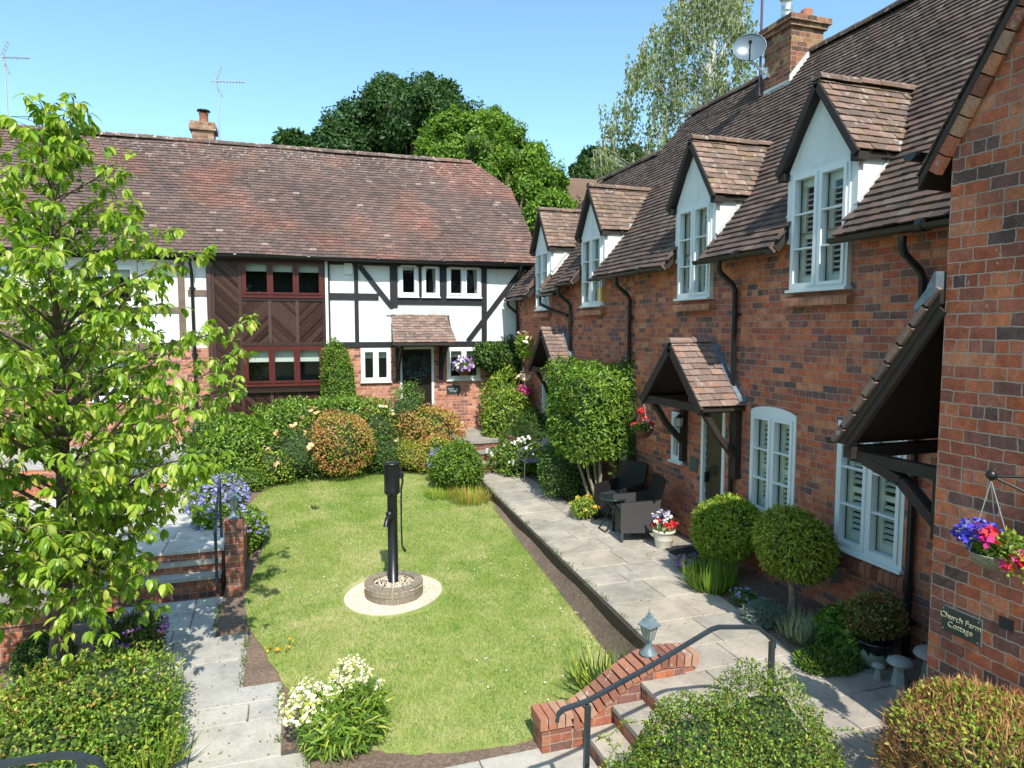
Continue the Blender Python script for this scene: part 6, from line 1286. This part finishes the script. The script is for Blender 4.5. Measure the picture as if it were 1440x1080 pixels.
for b in range(nb_):
    zt = .35 + 4.85 * ((b + .5) / nb_) ** 1.02; ang = b * 2.39996 + rr.uniform(-.3, .3); rad = prof_t(zt) * rr.uniform(.55, 1.15) * .84
    tip = Vector((-2.18 + .06 * zt + rad * math.cos(ang), 7.35 - .05 * zt + rad * math.sin(ang) * .95, zt)); zo = max(.9, zt - rad * rr.uniform(.45, .8)); st = spine(min(.97, (zo + .5) / 5.5)); mid = st.lerp(tip, .5) + Vector((0, 0, rad * .06)) + Vector((rr.gauss(0, .05), rr.gauss(0, .05), 0))
    pts = [st, st.lerp(mid, .5) + Vector((0, 0, .02)), mid, mid.lerp(tip, .5) + Vector((0, 0, .03)), tip]; w0 = .007 + .009 * rad; bm_.tube(pts, [w0, w0 * .8, w0 * .6, w0 * .4, .003], 6, caps=False)
    L_ = (tip - st).length; ns = max(4, int(L_ / .088))
    for s_ in range(ns):
        f = .18 + .82 * (s_ + .5) / ns; seg = f * 4; i = min(3, int(seg)); c_ = pts[i].lerp(pts[i + 1], seg - i); dr = (tip - st).normalized()
        sd = Vector((rr.gauss(0, 1), rr.gauss(0, 1), rr.gauss(.15, .5))).normalized(); ln = rr.uniform(.05, .34) * (1.15 - f * .5); e_ = c_ + sd * ln + dr * ln * .5
        tw.tube([c_, (c_ + e_) / 2 + Vector((0, 0, .015)), e_], [.004, .003, .002], 4, caps=False); cluster(e_, sd, rr.randint(6, 10))
        if rr.random() < .5: cluster((c_ + e_) / 2, sd, rr.randint(2, 4))
    cluster(tip, (tip - mid).normalized(), 6)
bm_.build('branches', BARK, tr); tw.build('twigs', BARK, tr)
leaves('crown', Pn, Dn, Nn_, np.array(Ln), np.array(Ln) * .50, 'big', [G_TREE, G_YEL], tr, (R_.uniform(0, 1, len(Pn)) < .07).astype(int), None)
# slender tree on the left terrace
t = thing('slender_tree', 'thin trunked small tree on the left terrace behind the foreground tree', 'tree', (-2.9, 12.6, .1)); m = MB(); m.tube([(-2.9, 12.6, .1), (-2.92, 12.6, 1.6), (-3.1, 12.7, 2.6)], [.07, .06, .03], 9); m.build('trunk', BARK, t)
bush(t, (-3.3, 12.7, 2.9), (1.1, 1.0, .9), 2200, .12, .06, [G_TREE, G_MID], amp=.3, seed=70, core=0, depthr=(.3, 1.1), name='crown')

# ================================================================== TREES BEYOND THE ROOFS
def big_tree(name, label, tops, Yd, leaf, mats, n_per, seed, trunk, lw=.5, group='trees beyond the roofs', base=0, core=.62, tm=BARK, amp=.16):
    """tops: (px, py, rpx) blobs of the crown at distance Yd"""
    r = random.Random(seed); t0 = at(trunk[0], 400, y=Yd); t = thing(name, label, 'tree', (t0.x, Yd, base), group)
    m = MB(); top = at(trunk[0], trunk[1], y=Yd); m.tube([(t0.x, Yd, base), (t0.x + .2, Yd, top.z * .5), top], [Yd * .012, Yd * .009, Yd * .004], 10)
    for (px, py, rp) in tops: q = at(px, py, y=Yd); m.tube([(t0.x + .2, Yd, top.z * .45), ((t0.x + q.x) / 2, Yd, (top.z * .5 + q.z) / 2 - .5), q - Vector((0, 0, rp * .012))], [Yd * .004, Yd * .0025, Yd * .001], 7)
    m.build('trunk', tm, t)
    for k, (px, py, rp) in enumerate(tops):
        yy = Yd + r.uniform(-.04, .08) * Yd; q = at(px, py, y=yy); rad = rp * depth(q) / F_PX
        # a bough: many leaf clumps over an ellipsoid, each clump its own lump of leaves
        rs_ = np.random.RandomState(seed * 13 + k); nc = int(26 + rp * .5); d = sph(nc, rs_, -.75); C_ = d * np.array([rad, rad, rad * .85]) * rs_.uniform(.72, 1.0, nc)[:, None] + np.array(q); n = n_per; ci = rs_.randint(0, nc, n); dd = sph(n, rs_); cr = rad * rs_.uniform(.18, .34, nc)
        P = C_[ci] + dd * (cr[ci] * rs_.uniform(.5, 1.05, n))[:, None]; N = dd + d[ci] * .6 + np.array([0, -.1, .5]) + rs_.normal(0, .4, (n, 3)); D = rs_.normal(0, 1, (n, 3)) + np.array([0, 0, -.3])
        lum = lumpf(seed + k, .2); ex = core_mesh(tuple(q), (rad * core, rad * core, rad * .85 * core), .92, lum, 2, len(mats)) if core else None
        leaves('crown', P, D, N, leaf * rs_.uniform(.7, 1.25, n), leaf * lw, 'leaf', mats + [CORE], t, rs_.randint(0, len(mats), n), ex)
    return t
big_tree('oak_tree', 'big dark green oak rising behind the roof of the timber framed house', [(570, 168, 62), (510, 190, 52), (625, 185, 58), (545, 140, 34), (612, 148, 40), (660, 205, 46), (470, 205, 36), (560, 210, 50), (690, 190, 30)], 42, .26, [G_OAK, G_OAK, G_DARK], 9500, 3, (580, 200))
big_tree('oak_tree', 'small dark treetop left of the big oak on the roof ridge', [(408, 202, 20), (428, 206, 12)], 44, .36, [G_OAK], 1500, 4, (408, 215))
big_tree('lime_tree', 'bright green tree behind the right end of the timber framed roof', [(655, 215, 62), (620, 225, 42), (715, 225, 50), (690, 185, 34), (745, 270, 52), (700, 290, 60), (770, 310, 44), (640, 178, 24), (745, 225, 26), (770, 260, 26)], 31, .19, [G_LTREE, G_LTREE, G_LIME], 8500, 5, (700, 260))
big_tree('dark_round_tree', 'round dark green tree behind the distant brown roof', [(840, 234, 30), (868, 238, 28), (815, 245, 14), (888, 225, 20)], 50, .4, [G_OAK, G_DARK], 2400, 6, (845, 250))
# unseen trees added behind the camera for the far windows to reflect
for k, (x_, y_, r_) in enumerate(((-9, -24, 5.0), (1, -30, 5.5), (-17, -12, 4.5))):
    t = thing('unseen_tree', ['unseen leafy tree added behind the viewpoint, left', 'unseen leafy tree added behind the viewpoint, middle', 'unseen leafy tree added behind the viewpoint, far left'][k], 'tree', (x_, y_, -.9)); m = MB(); m.tube([(x_, y_, -.9), (x_ + .2, y_, 4), (x_, y_, 8)], [.35, .28, .12], 8); m.build('trunk', BARK, t)
    bush(t, (x_, y_, 8.5), (r_, r_, r_ * .9), 5000, .7, .45, [G_OAK, G_LTREE], amp=.25, seed=90 + k, name='crown', core=.7)
# birch
bt = thing('birch_tree', 'tall airy silver birch with hanging branches behind the cottage ridge', 'tree', (at(985, 300, y=27).x, 27, 0), 'trees beyond the roofs')
R_ = np.random.RandomState(8); rr = random.Random(9); m = MB(); tp = [at(975, 330, y=27), at(985, 200, y=27), at(995, 120, y=27), at(1008, 40, y=27), at(1015, -40, y=27)]; tp[0].z = 0; m.tube(tp, [.24, .17, .13, .09, .04], 10)
tp2 = [at(1000, 130, y=27), at(1020, 60, y=27.3), at(1035, -30, y=27.5)]; m.tube(tp2, [.08, .06, .03], 8)
Pn, Dn = [], []; tw = MB()
edge = lerp_tab([(-70, 22), (0, 58), (40, 84), (80, 96), (120, 108), (160, 122), (200, 128), (240, 120)])
for k in range(430):
    py = rr.uniform(-60, 235); hw = edge(py); px = 985 - .16 * (py - 100) + rr.uniform(-1, .78) * hw; q = at(px, py, y=27 + rr.uniform(-2.4, 2.4)); s_ = at(985 - .1 * (py - 100), py + 22, y=27); 
    if rr.random() < .35: s_ = at(985 - .1 * (py - 100), min(py + 75, 300), y=27); tw.tube([s_, s_.lerp(q, .5) + Vector((0, 0, -.1)), q], [.03, .016, .006], 5, caps=False)
    L_ = rr.uniform(.5, 1.7); dx = rr.gauss(0, .12); dy = rr.gauss(0, .12)
    nst = rr.randint(2, 5)
    for j in range(nst):
        o = Vector((rr.gauss(0, .22), rr.gauss(0, .22), rr.gauss(0, .1))); ll = L_ * rr.uniform(.6, 1)
        tw.tube([q + o * .3, q + o, q + o + Vector((dx, dy, -ll))], [.008, .006, .003], 3, caps=False)
        for i in range(int(ll * 17)): f = rr.random(); Pn.append(tuple(q + o + Vector((dx * f + rr.gauss(0, .05), dy * f + rr.gauss(0, .05), -ll * f)))); Dn.append((rr.gauss(0, .5), rr.gauss(0, .5), -1))
m.build('trunk', BIRCHB, bt); tw.build('branches', BIRCHB, bt)
leaves('crown', Pn, Dn, R_.normal(0, 1, (len(Pn), 3)) + [0, -.6, .3], .15, .10, 'leaf', [G_BIRCH, G_LTREE], bt, (R_.uniform(0, 1, len(Pn)) < .12).astype(int))
